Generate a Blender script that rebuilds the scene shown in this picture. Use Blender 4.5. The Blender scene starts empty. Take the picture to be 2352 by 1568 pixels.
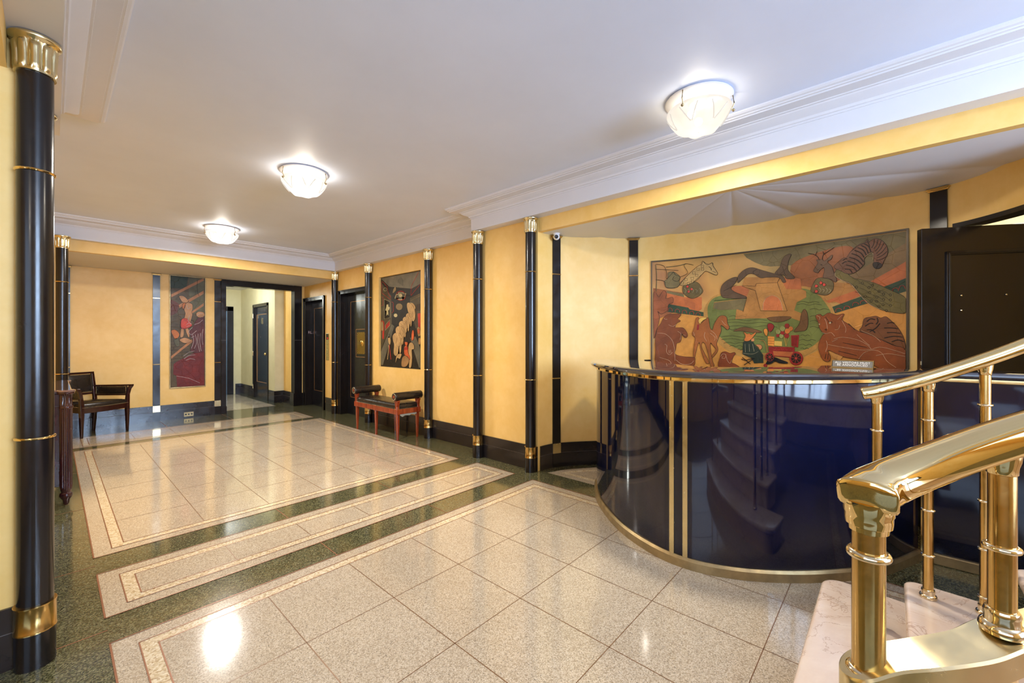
import bpy, bmesh, math, random
from mathutils import Vector, Matrix
random.seed(7)
SC = bpy.context.scene
COL = SC.collection
PI = math.pi

# ------------------------------------------------------------------ helpers
def lin(c):
    return tuple(((v/255)/12.92 if v/255 <= .04045 else ((v/255+.055)/1.055)**2.4) for v in c) + (1,)

def mat(name):
    m = bpy.data.materials.new(name); m.use_nodes = True
    nt = m.node_tree
    return m, nt, nt.nodes['Principled BSDF']

def node(nt, typ, **kw):
    n = nt.nodes.new(typ)
    for k, v in kw.items():
        if k.startswith('i_'):
            key = k[2:].replace('_', ' ')
            n.inputs[key].default_value = v
        else:
            setattr(n, k, v)
    return n

def coords(nt, scale=(1, 1, 1)):
    tc = node(nt, 'ShaderNodeTexCoord'); mp = node(nt, 'ShaderNodeMapping')
    mp.inputs['Scale'].default_value = scale
    nt.links.new(tc.outputs['Object'], mp.inputs['Vector'])
    return mp.outputs['Vector']

def ramp(nt, fac, stops):
    r = node(nt, 'ShaderNodeValToRGB')
    el = r.color_ramp.elements
    while len(el) < len(stops): el.new(.5)
    for e, (p, c) in zip(el, stops):
        e.position = p; e.color = c
    nt.links.new(fac, r.inputs['Fac'])
    return r.outputs['Color']

def noise(nt, vec, scale, detail=3, rough=.5, dist=0):
    n = node(nt, 'ShaderNodeTexNoise')
    n.inputs['Scale'].default_value = scale; n.inputs['Detail'].default_value = detail
    n.inputs['Roughness'].default_value = rough; n.inputs['Distortion'].default_value = dist
    nt.links.new(vec, n.inputs['Vector'])
    return n.outputs['Fac']

def bump(nt, bs, h, strength=.1, dist=.01):
    b = node(nt, 'ShaderNodeBump')
    b.inputs['Strength'].default_value = strength; b.inputs['Distance'].default_value = dist
    nt.links.new(h, b.inputs['Height']); nt.links.new(b.outputs['Normal'], bs.inputs['Normal'])

def simple(name, rgb, rough=.5, metal=0, spec=.5, coat=0, var=.08, vscale=6, bmp=0, bscale=60, rvar=0):
    m, nt, bs = mat(name)
    v = coords(nt)
    f = noise(nt, v, vscale, 4, .6)
    c = lin(rgb)
    lo = tuple(x*(1-var) for x in c[:3])+(1,); hi = tuple(min(1, x*(1+var)) for x in c[:3])+(1,)
    nt.links.new(ramp(nt, f, [(.3, lo), (.7, hi)]), bs.inputs['Base Color'])
    bs.inputs['Roughness'].default_value = rough; bs.inputs['Metallic'].default_value = metal
    bs.inputs['Specular IOR Level'].default_value = spec
    if coat: bs.inputs['Coat Weight'].default_value = coat; bs.inputs['Coat Roughness'].default_value = .03
    if rvar:
        f2 = noise(nt, v, vscale*2.3, 5, .65)
        mr = node(nt, 'ShaderNodeMapRange'); nt.links.new(f2, mr.inputs['Value'])
        mr.inputs['From Min'].default_value = .3; mr.inputs['From Max'].default_value = .75
        mr.inputs['To Min'].default_value = max(.01, rough-rvar); mr.inputs['To Max'].default_value = rough+rvar
        nt.links.new(mr.outputs['Result'], bs.inputs['Roughness'])
    if bmp: bump(nt, bs, noise(nt, v, bscale, 3), bmp, .004)
    return m

def terrazzo(name, stops, scale, rough=.1):
    m, nt, bs = mat(name)
    v = coords(nt)
    vo = node(nt, 'ShaderNodeTexVoronoi'); vo.inputs['Scale'].default_value = scale
    nt.links.new(v, vo.inputs['Vector'])
    sep = node(nt, 'ShaderNodeSeparateColor'); nt.links.new(vo.outputs['Color'], sep.inputs['Color'])
    chips = ramp(nt, sep.outputs['Red'], [(p, lin(c)) for p, c in stops])
    big = noise(nt, v, 1.7, 3)
    mx = node(nt, 'ShaderNodeMixRGB', blend_type='MULTIPLY'); mx.inputs['Fac'].default_value = 1
    nt.links.new(chips, mx.inputs['Color1'])
    nt.links.new(ramp(nt, big, [(.3, (.86, .85, .84, 1)), (.7, (1, 1, 1, 1))]), mx.inputs['Color2'])
    nt.links.new(mx.outputs['Color'], bs.inputs['Base Color'])
    rr = noise(nt, v, 3.1, 5, .6)
    mr = node(nt, 'ShaderNodeMapRange'); nt.links.new(rr, mr.inputs['Value'])
    mr.inputs['To Min'].default_value = rough*.6; mr.inputs['To Max'].default_value = rough*1.7
    nt.links.new(mr.outputs['Result'], bs.inputs['Roughness'])
    bs.inputs['Specular IOR Level'].default_value = .6
    bs.inputs['Coat Weight'].default_value = .5; bs.inputs['Coat Roughness'].default_value = .09
    return m

M = {}
# painted plaster, mottled gold glaze
def wallpaint(name, a, b):
    m, nt, bs = mat(name); v = coords(nt)
    f = noise(nt, v, 2.6, 6, .62, .4); g = noise(nt, v, 14, 4, .6)
    ad = node(nt, 'ShaderNodeMath', operation='MULTIPLY_ADD'); ad.inputs[1].default_value = .35
    nt.links.new(g, ad.inputs[0]); nt.links.new(f, ad.inputs[2])
    nt.links.new(ramp(nt, ad.outputs[0], [(.48, lin(a)), (.86, lin(b))]), bs.inputs['Base Color'])
    bs.inputs['Roughness'].default_value = .42; bs.inputs['Specular IOR Level'].default_value = .35
    bump(nt, bs, g, .08, .003)
    return m
M['paint'] = wallpaint('gold_glazed_plaster', (233, 189, 105), (242, 203, 129))
M['paint_green'] = wallpaint('pale_green_plaster', (212, 204, 166), (222, 214, 180))
M['white'] = simple('white_plaster', (222, 221, 224), .55, var=.02, vscale=3, bmp=.03, bscale=25)
M['ceiling'] = simple('ceiling_plaster', (220, 229, 249), .5, var=.03, vscale=1.6, bmp=.05, bscale=7)
M['lacquer'] = simple('black_lacquer', (24, 19, 19), .22, spec=.5, var=.2, vscale=5, rvar=.07)
M['lacquer_door'] = simple('black_door_lacquer', (24, 22, 25), .2, spec=.6, var=.3, vscale=4, rvar=.09)
M['skirting'] = simple('black_skirting', (36, 31, 32), .22, spec=.55, var=.25, vscale=4, rvar=.06)
M['seam'] = simple('grey_seam', (92, 84, 80), .4)
def counter_mat():
    m, nt, bs = mat('midnight_lacquer'); v = coords(nt)
    f = noise(nt, v, 5, 5, .6)
    nt.links.new(ramp(nt, f, [(.35, lin((8, 11, 30))), (.7, lin((12, 16, 42)))]), bs.inputs['Base Color'])
    bs.inputs['Roughness'].default_value = .06; bs.inputs['Specular IOR Level'].default_value = .55
    bs.inputs['Coat Weight'].default_value = .2; bs.inputs['Coat Roughness'].default_value = .02
    # fine dust specks
    vo = node(nt, 'ShaderNodeTexVoronoi'); vo.inputs['Scale'].default_value = 55
    nt.links.new(v, vo.inputs['Vector'])
    rr = ramp(nt, vo.outputs['Distance'], [(0, (.45, .45, .45, 1)), (.05, (.05, .05, .05, 1))])
    nt.links.new(rr, bs.inputs['Roughness'])
    return m
M['counter'] = counter_mat()
M['countertop'] = simple('polished_black_stone', (46, 42, 46), .03, spec=.85, coat=.8, var=.35, vscale=90)
M['brass'] = simple('polished_brass', (224, 192, 128), .1, metal=1, var=.06, vscale=9, rvar=.05)
M['brass_bright'] = simple('mirror_brass', (230, 204, 146), .045, metal=1, var=.04, vscale=7, rvar=.02)
M['brass_post'] = simple('worn_brass', (206, 172, 108), .19, metal=1, var=.12, vscale=12, rvar=.07)
M['nickel'] = simple('pale_brass_ring', (226, 210, 176), .12, metal=1, var=.05)
M['brass_pale'] = simple('satin_brass', (224, 208, 164), .24, metal=1, var=.07, vscale=10, rvar=.06)
M['bronze'] = simple('dull_bronze', (168, 146, 104), .38, metal=.7, var=.2, vscale=14, rvar=.1)
M['gilt'] = simple('gilt_line', (190, 138, 84), .3, metal=.6)
M['gold'] = simple('gilded_relief', (214, 178, 92), .25, metal=.9, var=.1)
M['green_tz'] = terrazzo('green_terrazzo', [(0, (46, 45, 29)), (.3, (76, 76, 48)), (.55, (98, 97, 66)), (.8, (132, 129, 97)), (1, (60, 57, 42))], 190, .1)
M['pink_tz'] = terrazzo('pink_terrazzo', [(0, (160, 143, 119)), (.25, (188, 171, 146)), (.6, (203, 187, 162)), (.9, (221, 208, 186)), (1, (132, 120, 104))], 260, .1)
M['cream_tz'] = terrazzo('cream_terrazzo', [(0, (196, 172, 132)), (.4, (226, 206, 170)), (.8, (240, 228, 200)), (1, (180, 150, 110))], 120, .12)
M['pale_tz'] = terrazzo('pale_terrazzo', [(0, (170, 158, 140)), (.5, (206, 196, 178)), (1, (222, 214, 200))], 160, .1)
M['joint'] = simple('tan_joint', (136, 102, 72), .3, metal=.2)
M['divider'] = simple('copper_divider', (152, 102, 72), .35, metal=.3)
def marble():
    m, nt, bs = mat('rosy_marble'); v = coords(nt)
    f = noise(nt, v, 3.2, 8, .62, 1.2); g = noise(nt, v, 3.4, 9, .62, 1.6)
    a = ramp(nt, f, [(.3, lin((212, 186, 164))), (.7, lin((230, 212, 195)))])
    ve = ramp(nt, g, [(.490, (1, 1, 1, 1)), (.5, (.58, .45, .36, 1)), (.510, (1, 1, 1, 1))])
    mx = node(nt, 'ShaderNodeMixRGB', blend_type='MULTIPLY'); mx.inputs['Fac'].default_value = .75
    nt.links.new(a, mx.inputs['Color1']); nt.links.new(ve, mx.inputs['Color2'])
    nt.links.new(mx.outputs['Color'], bs.inputs['Base Color'])
    bs.inputs['Roughness'].default_value = .2
    return m
M['marble'] = marble()
def wood(name, a, b, rough=.22):
    m, nt, bs = mat(name); v = coords(nt, (14, 14, 2.2))
    f = noise(nt, v, 2.2, 6, .6, .8)
    nt.links.new(ramp(nt, f, [(.3, lin(a)), (.7, lin(b))]), bs.inputs['Base Color'])
    bs.inputs['Roughness'].default_value = rough; bs.inputs['Coat Weight'].default_value = .4
    bs.inputs['Coat Roughness'].default_value = .08
    return m
M['mahogany'] = wood('dark_mahogany', (30, 12, 9), (58, 24, 17))
M['mahogany_red'] = wood('red_mahogany', (112, 40, 18), (158, 66, 30))
M['mahogany_purple'] = wood('plum_mahogany', (34, 13, 17), (64, 27, 31), .18)
M['rose_stone'] = simple('rose_stone', (112, 86, 80), .04, spec=.9, coat=.8, var=.2, vscale=20)
M['leather'] = simple('black_leather', (34, 27, 22), .3, spec=.55, var=.15, vscale=9, bmp=.05, bscale=120, rvar=.05)
M['nail'] = simple('brass_nails', (214, 190, 140), .25, metal=1)
M['lining'] = simple('frayed_lining', (150, 150, 140), .9)
M['plastic_white'] = simple('white_plastic', (232, 232, 236), .3)
M['plastic_black'] = simple('black_plastic', (20, 20, 22), .25)
M['red_lamp'] = simple('red_indicator', (220, 30, 40), .3)
M['sign_grey'] = simple('grey_sign_face', (120, 114, 104), .35)
M['letter'] = simple('white_lettering', (236, 232, 222), .4)
M['letter_pink'] = simple('pinkish_lettering', (206, 180, 184), .35, metal=.4)
def glow(name, rgb, strength, base=(240, 236, 228)):
    m, nt, bs = mat(name); v = coords(nt)
    f = noise(nt, v, 9, 3)
    nt.links.new(ramp(nt, f, [(.3, lin(base)), (.8, (1, 1, 1, 1))]), bs.inputs['Base Color'])
    bs.inputs['Roughness'].default_value = .25
    bs.inputs['Emission Color'].default_value = lin(rgb); bs.inputs['Emission Strength'].default_value = strength
    return m
M['bulb'] = glow('lit_bulb', (255, 236, 200), 22)
def glassy():
    m, nt, bs = mat('frosted_glass_shade'); v = coords(nt)
    out = nt.nodes['Material Output']
    tr = node(nt, 'ShaderNodeBsdfTranslucent'); tr.inputs['Color'].default_value = (.10, .095, .09, 1)
    tp = node(nt, 'ShaderNodeBsdfTransparent'); tp.inputs['Color'].default_value = (.97, .96, .94, 1)
    gl = node(nt, 'ShaderNodeBsdfGlossy'); gl.inputs['Roughness'].default_value = .15
    em = node(nt, 'ShaderNodeEmission'); em.inputs['Color'].default_value = (1, .93, .84, 1); em.inputs['Strength'].default_value = .5
    nz = noise(nt, v, 30, 2)
    m1 = node(nt, 'ShaderNodeMixShader'); m1.inputs['Fac'].default_value = .12
    nt.links.new(tr.outputs[0], m1.inputs[1]); nt.links.new(tp.outputs[0], m1.inputs[2])
    m2 = node(nt, 'ShaderNodeMixShader'); m2.inputs['Fac'].default_value = .08
    nt.links.new(m1.outputs[0], m2.inputs[1]); nt.links.new(gl.outputs[0], m2.inputs[2])
    ad = node(nt, 'ShaderNodeAddShader'); nt.links.new(m2.outputs[0], ad.inputs[0]); nt.links.new(em.outputs[0], ad.inputs[1])
    b = node(nt, 'ShaderNodeBump'); b.inputs['Strength'].default_value = .3; nt.links.new(nz, b.inputs['Height'])
    nt.links.new(b.outputs['Normal'], gl.inputs['Normal'])
    nt.links.new(ad.outputs[0], out.inputs['Surface'])
    return m
M['shade'] = glassy()
def clearglass():
    m, nt, bs = mat('door_glass'); out = nt.nodes['Material Output']
    tp = node(nt, 'ShaderNodeBsdfTransparent'); gl = node(nt, 'ShaderNodeBsdfGlossy'); gl.inputs['Roughness'].default_value = .02
    fr = node(nt, 'ShaderNodeFresnel'); mx = node(nt, 'ShaderNodeMixShader')
    v = coords(nt); nz = noise(nt, v, 2, 1)
    tp.inputs['Color'].default_value = (.96, .98, .98, 1)
    nt.links.new(fr.outputs[0], mx.inputs['Fac']); nt.links.new(tp.outputs[0], mx.inputs[1]); nt.links.new(gl.outputs[0], mx.inputs[2])
    nt.links.new(mx.outputs[0], out.inputs['Surface'])
    return m
M['glass'] = clearglass()

# ------------------------------------------------------------------ mesh builder (all coordinates in metres, world space)
class MB:
    def __init__(s): s.v = []; s.f = []; s.mi = []; s.m = 0
    def add(s, verts, faces):
        o = len(s.v); s.v += [tuple(p) for p in verts]
        for f in faces: s.f.append([o+i for i in f]); s.mi.append(s.m)
        return s
    def box(s, x0, x1, y0, y1, z0, z1):
        V = [(x0, y0, z0), (x1, y0, z0), (x1, y1, z0), (x0, y1, z0), (x0, y0, z1), (x1, y0, z1), (x1, y1, z1), (x0, y1, z1)]
        return s.add(V, [(0, 3, 2, 1), (4, 5, 6, 7), (0, 1, 5, 4), (1, 2, 6, 5), (2, 3, 7, 6), (3, 0, 4, 7)])
    def prism(s, poly, z0, z1):
        n = len(poly)
        a = sum(poly[i][0]*poly[(i+1) % n][1]-poly[(i+1) % n][0]*poly[i][1] for i in range(n))
        if a < 0: poly = poly[::-1]
        V = [(x, y, z0) for x, y in poly]+[(x, y, z1) for x, y in poly]
        F = [tuple(range(n))[::-1], tuple(range(n, 2*n))]+[(i, (i+1) % n, n+(i+1) % n, n+i) for i in range(n)]
        return s.add(V, F)
    def loft(s, rows, closed_v=True, closed_u=False, caps=True):
        n = len(rows[0]); V = [p for r in rows for p in r]; F = []
        R = len(rows)
        for i in range(R if closed_u else R-1):
            for j in range(n if closed_v else n-1):
                a = i*n+j; b = i*n+(j+1) % n; c = ((i+1) % R)*n+(j+1) % n; d = ((i+1) % R)*n+j
                F.append((a, b, c, d))
        if caps and not closed_u and closed_v:
            F.append(tuple(range(n))[::-1]); F.append(tuple((R-1)*n+j for j in range(n)))
        return s.add(V, F)
    def lathe(s, c, prof, seg=24, caps=True, mod=None):
        rows = []
        for k, (r, z) in enumerate(prof):
            rows.append([(c[0]+(r+(mod(2*PI*i/seg, k) if mod else 0))*math.cos(2*PI*i/seg), c[1]+(r+(mod(2*PI*i/seg, k) if mod else 0))*math.sin(2*PI*i/seg), c[2]+z) for i in range(seg)])
        return s.loft(rows, True, False, caps)
    def cyl(s, c, r, z0, z1, seg=20): return s.lathe(c, [(r, z0), (r, z1)], seg)
    def torus(s, c, R, r, seg=28, k=8, sz=1):
        rows = [[(c[0]+(R+r*math.cos(2*PI*j/k))*math.cos(2*PI*i/seg), c[1]+(R+r*math.cos(2*PI*j/k))*math.sin(2*PI*i/seg), c[2]+sz*r*math.sin(2*PI*j/k)) for j in range(k)] for i in range(seg)]
        return s.loft(rows, True, True, False)
    def sphere(s, c, r, seg=14, k=9, sz=1):
        prof = [(max(1e-4, r*math.sin(PI*j/k)), -r*sz*math.cos(PI*j/k)) for j in range(k+1)]
        return s.lathe(c, prof, seg)
    def tube(s, pts, r, seg=10, caps=True):
        rows = []; P = [Vector(p) for p in pts]
        up = Vector((0, 0, 1))
        for i, p in enumerate(P):
            t = (P[min(i+1, len(P)-1)]-P[max(i-1, 0)]).normalized()
            a = up.cross(t)
            if a.length < 1e-3: a = Vector((1, 0, 0))
            a.normalize(); b = t.cross(a)
            rr = r[i] if isinstance(r, (list, tuple)) else r
            rows.append([tuple(p+a*rr*math.cos(2*PI*j/seg)+b*rr*math.sin(2*PI*j/seg)) for j in range(seg)])
        return s.loft(rows, True, False, caps)
    def build(s, name, mats, parent=None, smooth=None, bevel=0, local=False):
        me = bpy.data.meshes.new(name)
        off = parent.matrix_world.translation if (parent is not None and not local) else Vector((0, 0, 0))
        if parent is not None and not local:
            off = wloc(parent)
        me.from_pydata([(x-off[0], y-off[1], z-off[2]) for x, y, z in s.v], [], s.f)
        mats = mats if isinstance(mats, (list, tuple)) else [mats]
        for m in mats: me.materials.append(m)
        me.polygons.foreach_set('material_index', s.mi)
        me.validate(); 
        bm = bmesh.new(); bm.from_mesh(me); bmesh.ops.recalc_face_normals(bm, faces=bm.faces); bm.to_mesh(me); bm.free()
        if smooth is not None:
            me.shade_smooth(); me.set_sharp_from_angle(angle=math.radians(smooth))
        me.update()
        o = bpy.data.objects.new(name, me); COL.objects.link(o)
        if parent is not None: o.parent = parent
        if bevel:
            b = o.modifiers.new('bevel', 'BEVEL'); b.width = bevel; b.segments = 2; b.limit_method = 'ANGLE'; b.angle_limit = math.radians(40)
            b.harden_normals = False
        return o

def wloc(o):
    v = Vector(o.location)
    while o.parent is not None:
        o = o.parent; v += Vector(o.location)
    return v

def thing(name, label, cat, loc=(0, 0, 0), rot=0, group=None):
    o = bpy.data.objects.new(name, None); COL.objects.link(o)
    o.location = loc; o.rotation_euler = (0, 0, rot); o.empty_display_size = .1
    return tag(o, label, cat, group)
def tag(o, label, cat, group=None):
    o['label'] = label; o['category'] = cat
    if group: o['group'] = group
    return o
def struct(o):
    o['kind'] = 'structure'; return o
def dup(root, loc, rot, label, group=None):
    r = root.copy(); COL.objects.link(r); r.location = loc; r.rotation_euler = (0, 0, rot); r['label'] = label
    if group: r['group'] = group
    for ch in list(root.children):
        c = ch.copy(); COL.objects.link(c); c.parent = r
        for g in list(ch.children):
            d = g.copy(); COL.objects.link(d); d.parent = c
    return r

def catmull(P, n=12):
    P = [Vector((p[0], p[1], p[2] if len(p) > 2 else 0)) for p in P]; out = []
    for i in range(len(P)-1):
        a, b, c, d = P[max(i-1, 0)], P[i], P[i+1], P[min(i+2, len(P)-1)]
        for k in range(n):
            t = k/n
            out.append(.5*((2*b)+(c-a)*t+(2*a-5*b+4*c-d)*t*t+(3*b-a-3*c+d)*t**3))
    out.append(P[-1]); return out
def catmull2(P, n=4):
    N = len(P); out = []
    for i in range(N):
        a, b, c, d = P[i-1], P[i], P[(i+1) % N], P[(i+2) % N]
        for k in range(n):
            t = k/n
            out.append(tuple(.5*((2*b[j])+(c[j]-a[j])*t+(2*a[j]-5*b[j]+4*c[j]-d[j])*t*t+(3*b[j]-a[j]-3*c[j]+d[j])*t**3) for j in (0, 1)))
    return out
class Curve:
    """a plan curve with arc length; at(s, off) gives the point moved off to the inner (room) side"""
    def __init__(s, pts, centre, n=16):
        s.P = catmull(pts, n); s.S = [0]; s.c = Vector((centre[0], centre[1], 0))
        for a, b in zip(s.P, s.P[1:]): s.S.append(s.S[-1]+(b-a).length)
        s.N = []
        for i in range(len(s.P)):
            t = (s.P[min(i+1, len(s.P)-1)]-s.P[max(i-1, 0)]).normalized(); nn = Vector((-t.y, t.x, 0))
            if nn.dot(s.c-s.P[i]) < 0: nn = -nn
            s.N.append(nn)
        s.len = s.S[-1]
    def at(s, u, off=0):
        u = min(max(u, 0), s.len-1e-6); i = 0
        lo, hi = 0, len(s.S)-1
        while hi-lo > 1:
            mid = (lo+hi)//2
            if s.S[mid] <= u: lo = mid
            else: hi = mid
        f = (u-s.S[lo])/(s.S[lo+1]-s.S[lo])
        p = s.P[lo].lerp(s.P[lo+1], f); n = s.N[lo].lerp(s.N[lo+1], f).normalized()
        q = p+n*off
        return q, n
    def sweep(s, mb, prof, u0, u1, n=60, caps=True):
        """prof: closed list of (off, z)"""
        rows = []
        for i in range(n+1):
            u = u0+(u1-u0)*i/n
            rows.append([tuple(s.at(u, o)[0][:2])+(z,) for o, z in prof])
        return mb.loft(rows, True, False, caps)
    def shelf(s, mb, off0, off1, z0, z1, u0, u1, n=60):
        return s.sweep(mb, [(off0, z0), (off1, z0), (off1, z1), (off0, z1)], u0, u1, n)
# ------------------------------------------------------------------ plan dimensions
WR = 3.42            # right wall, far part
WB = 8.77            # back wall
ZB = 2.51            # underside of the white beams
ZC = 2.75            # ceiling
ZN = 2.375           # niche / rear soffit
NW = [(3.24,2.60),(3.50,2.55),(3.85,2.30),(4.10,2.03),(4.24,1.72),(4.32,1.27),(4.34,.80),(4.30,.40),(4.24,-.08),(4.16,-.32),(3.95,-.52),(3.66,-.68)]
niche = Curve(NW, (3.2, .95))
S_DOOR = 3.47        # arc length where the opening in the curved wall begins

# ------------------------------------------------------------------ floor
def make_floor():
    mb = MB(); G, PK, CR, DV, PL, JT = range(6)
    mb.m = G; mb.box(-2.4, 4.7, -3.4, 12.0, -.12, 0)
    def rect(m, x0, x1, y0, y1, z):
        mb.m = m; mb.add([(x0, y0, z), (x1, y0, z), (x1, y1, z), (x0, y1, z)], [(0, 1, 2, 3)])
    def lineframe(x0, x1, y0, y1, z, w=.007):
        rect(DV, x0-w/2, x1+w/2, y0-w/2, y0+w/2, z); rect(DV, x0-w/2, x1+w/2, y1-w/2, y1+w/2, z)
        rect(DV, x0-w/2, x0+w/2, y0, y1, z); rect(DV, x1-w/2, x1+w/2, y0, y1, z)
    def panel(x0, x1, y0, y1, xs, ys, mat_=PK):
        rect(mat_, x0, x1, y0, y1, .0008)
        a, b = .085, .143
        rect(CR, x0+a, x1-a, y0+a, y1-a, .0014); rect(mat_, x0+b, x1-b, y0+b, y1-b, .002)
        lineframe(x0, x1, y0, y1, .0026, .007); lineframe(x0+a, x1-a, y0+a, y1-a, .0026, .005); lineframe(x0+b, x1-b, y0+b, y1-b, .0026, .005)
        for x in xs:
            if x0+b < x < x1-b: rect(JT, x-.002, x+.002, y0+b, y1-b, .0026)
        for y in ys:
            if y0+b < y < y1-b: rect(JT, x0+b, x1-b, y-.0018, y+.0018, .0026)
    XS = [.735, 1.16, 1.585, 2.01, 2.435]
    X0, X1 = .166, 3.0
    panel(X0, X1, 3.515, 7.06, XS, [3.658+.465*k for k in range(1, 7)])
    panel(X0, X1+.03, 2.718, 3.258, XS, [])
    panel(X0, X1+.01, -3.0, 2.478, XS, [1.86, 1.385, .885, .40, -.09, -.57])
    panel(X0, X1-.03, 7.235, 8.02, XS, [])
    for x in (1.16, 2.0):
        for y0, y1 in ((2.478, 2.718), (3.258, 3.515), (7.06, 7.235), (8.02, 8.7)): rect(DV, x-.003, x+.003, y0, y1, .001)
    for y in (2.6, 3.39, 4.6, 5.9): rect(DV, -.3, X0, y-.003, y+.003, .001)
    # crescent in front of the curved niche wall
    def crescent(off, x, m, z):
        pts = []
        for i in range(41):
            q, n = niche.at(.12+1.5*i/40, off)
            if q.x > x and q.y > .9: pts.append((q.x, q.y))
        pts.append((x, pts[-1][1]));
        q0 = pts[0]; pts.append((x, q0[1]+.03 if q0[0]-x < .12 else q0[1]))
        mb.m = m; mb.add([(a, b, z) for a, b in pts], [tuple(range(len(pts)))])
    crescent(.12, 3.27, PK, .0008); crescent(.19, 3.35, CR, .0014); crescent(.235, 3.40, PK, .002)
    # corridor floor beyond the back wall
    rect(PL, 1.3, 2.98, 9.05, 11.66, .0008); rect(DV, 1.3, 2.98, 9.045, 9.055, .001)
    o = mb.build('floor', [M['green_tz'], M['pink_tz'], M['cream_tz'], M['divider'], M['pale_tz'], M['joint']])
    struct(o)
make_floor()

# ------------------------------------------------------------------ walls
def wall(name, mb, m): return struct(mb.build(name, m))
w = MB()      # right wall with two lift openings and the picture recess
E1, E2 = (7.87, 8.69), (6.24, 7.172)
H1, H2 = 2.075, 2.115
PY0, PY1, PZ0, PZ1 = 4.815, 5.912, .892, 2.272
def seg(y0, y1, z0=0, z1=ZB, x0=WR, x1=WR+.32): w.box(x0, x1, y0, y1, z0, z1)
seg(3.46, PY0); seg(PY1, E2[0]); seg(E2[1], E1[0]); seg(E1[1], 9.0)
seg(PY0, PY1, 0, PZ0); seg(PY0, PY1, PZ1, ZB); seg(PY0, PY1, PZ0, PZ1, WR+.055)
seg(*E2, H2, ZB); seg(*E1, H1, ZB)
w.box(3.24, WR+.32, 2.60, 3.46, 0, ZB)
wall('wall_right', w, M['paint'])
w = MB()      # back wall with the corridor opening
OX0, OX1, OZ = 2.073, 3.225, 2.28
w.box(-.05, OX0, WB, WB+.13, 0, ZN); w.box(OX1, WR, WB, WB+.13, 0, ZN); w.box(OX0, OX1, WB, WB+.13, OZ, ZN)
wall('wall_back', w, M['paint'])
w = MB()
w.box(-.4, .04, 7.11, 9.0, 0, ZB); w.box(-.45, -.29, 3.65, 7.11, 0, ZB); w.box(-.45, -.09, 2.585, 3.65, 0, ZB)
w.box(-2.3, -.45, 2.585, 2.75, 0, ZN)
wall('wall_left', w, M['paint'])
w = MB(); niche.shelf(w, -.10, 0, 0, ZN+.04, 0, S_DOOR, 90); niche.shelf(w, -.10, 0, 2.095, ZN+.04, S_DOOR, niche.len, 24)
w.box(3.50, 3.66, -1.3, -.72, 0, ZB); 
wall('wall_niche', w, M['paint'])
w = MB(); w.box(3.46, 3.60, -3.4, -1.3, 0, 3.4); wall('wall_stair_side', w, M['paint'])
w = MB(); w.box(-2.4, -2.3, -3.4, -2.8, 0, 3.4); w.box(-2.4, -2.3, 1.2, 2.75, 0, 3.4); w.box(-2.4, -2.3, -2.8, 1.2, 0, .7); w.box(-2.4, -2.3, -2.8, 1.2, 2.3, 3.4); wall('wall_alcove', w, M['paint'])  # opening in this unseen wall is added to let in fill light
w = MB()      # entrance wall with the glazed doors
w.box(-2.3, .35, -3.35, -3.2, 0, 3.4); w.box(3.05, 3.46, -3.35, -3.2, 0, 3.4); w.box(.35, 3.05, -3.35, -3.2, 0, .85); w.box(.35, 3.05, -3.35, -3.2, 3.1, 3.4)
wall('wall_entrance', w, M['paint'])
w = MB()      # room behind the open door in the niche
w.box(5.3, 5.4, -2.2, 1.2, 0, 2.6); w.box(4.45, 5.3, 1.1, 1.2, 0, 2.6); w.box(3.6, 5.3, -2.2, -2.1, 0, 2.6); w.box(3.66, 5.4, -2.2, 1.2, 2.6, 2.7)
wall('wall_back_office', w, M['paint_green'])
w = MB()      # corridor
w.box(3.11, 3.287, 9.49, 9.87, 0, 2.7); w.box(3.11, 3.3, 10.84, 12.0, 0, 2.7); w.box(3.11, 3.3, 9.87, 10.84, 2.09, 2.7)
w.box(2.94, 3.2, 11.8, 11.95, 0, 2.7); w.box(.9, 2.08, 11.8, 11.95, 0, 2.7); w.box(2.08, 2.94, 11.8, 11.95, 2.08, 2.7)
w.box(1.0, 1.1, 8.9, 11.8, 0, 2.7)
wall('wall_corridor', w, M['paint_green'])
w = MB(); w.box(3.287, 3.45, 8.9, 9.9, 0, 2.7); wall('wall_corridor_side', w, M['paint'])

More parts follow.
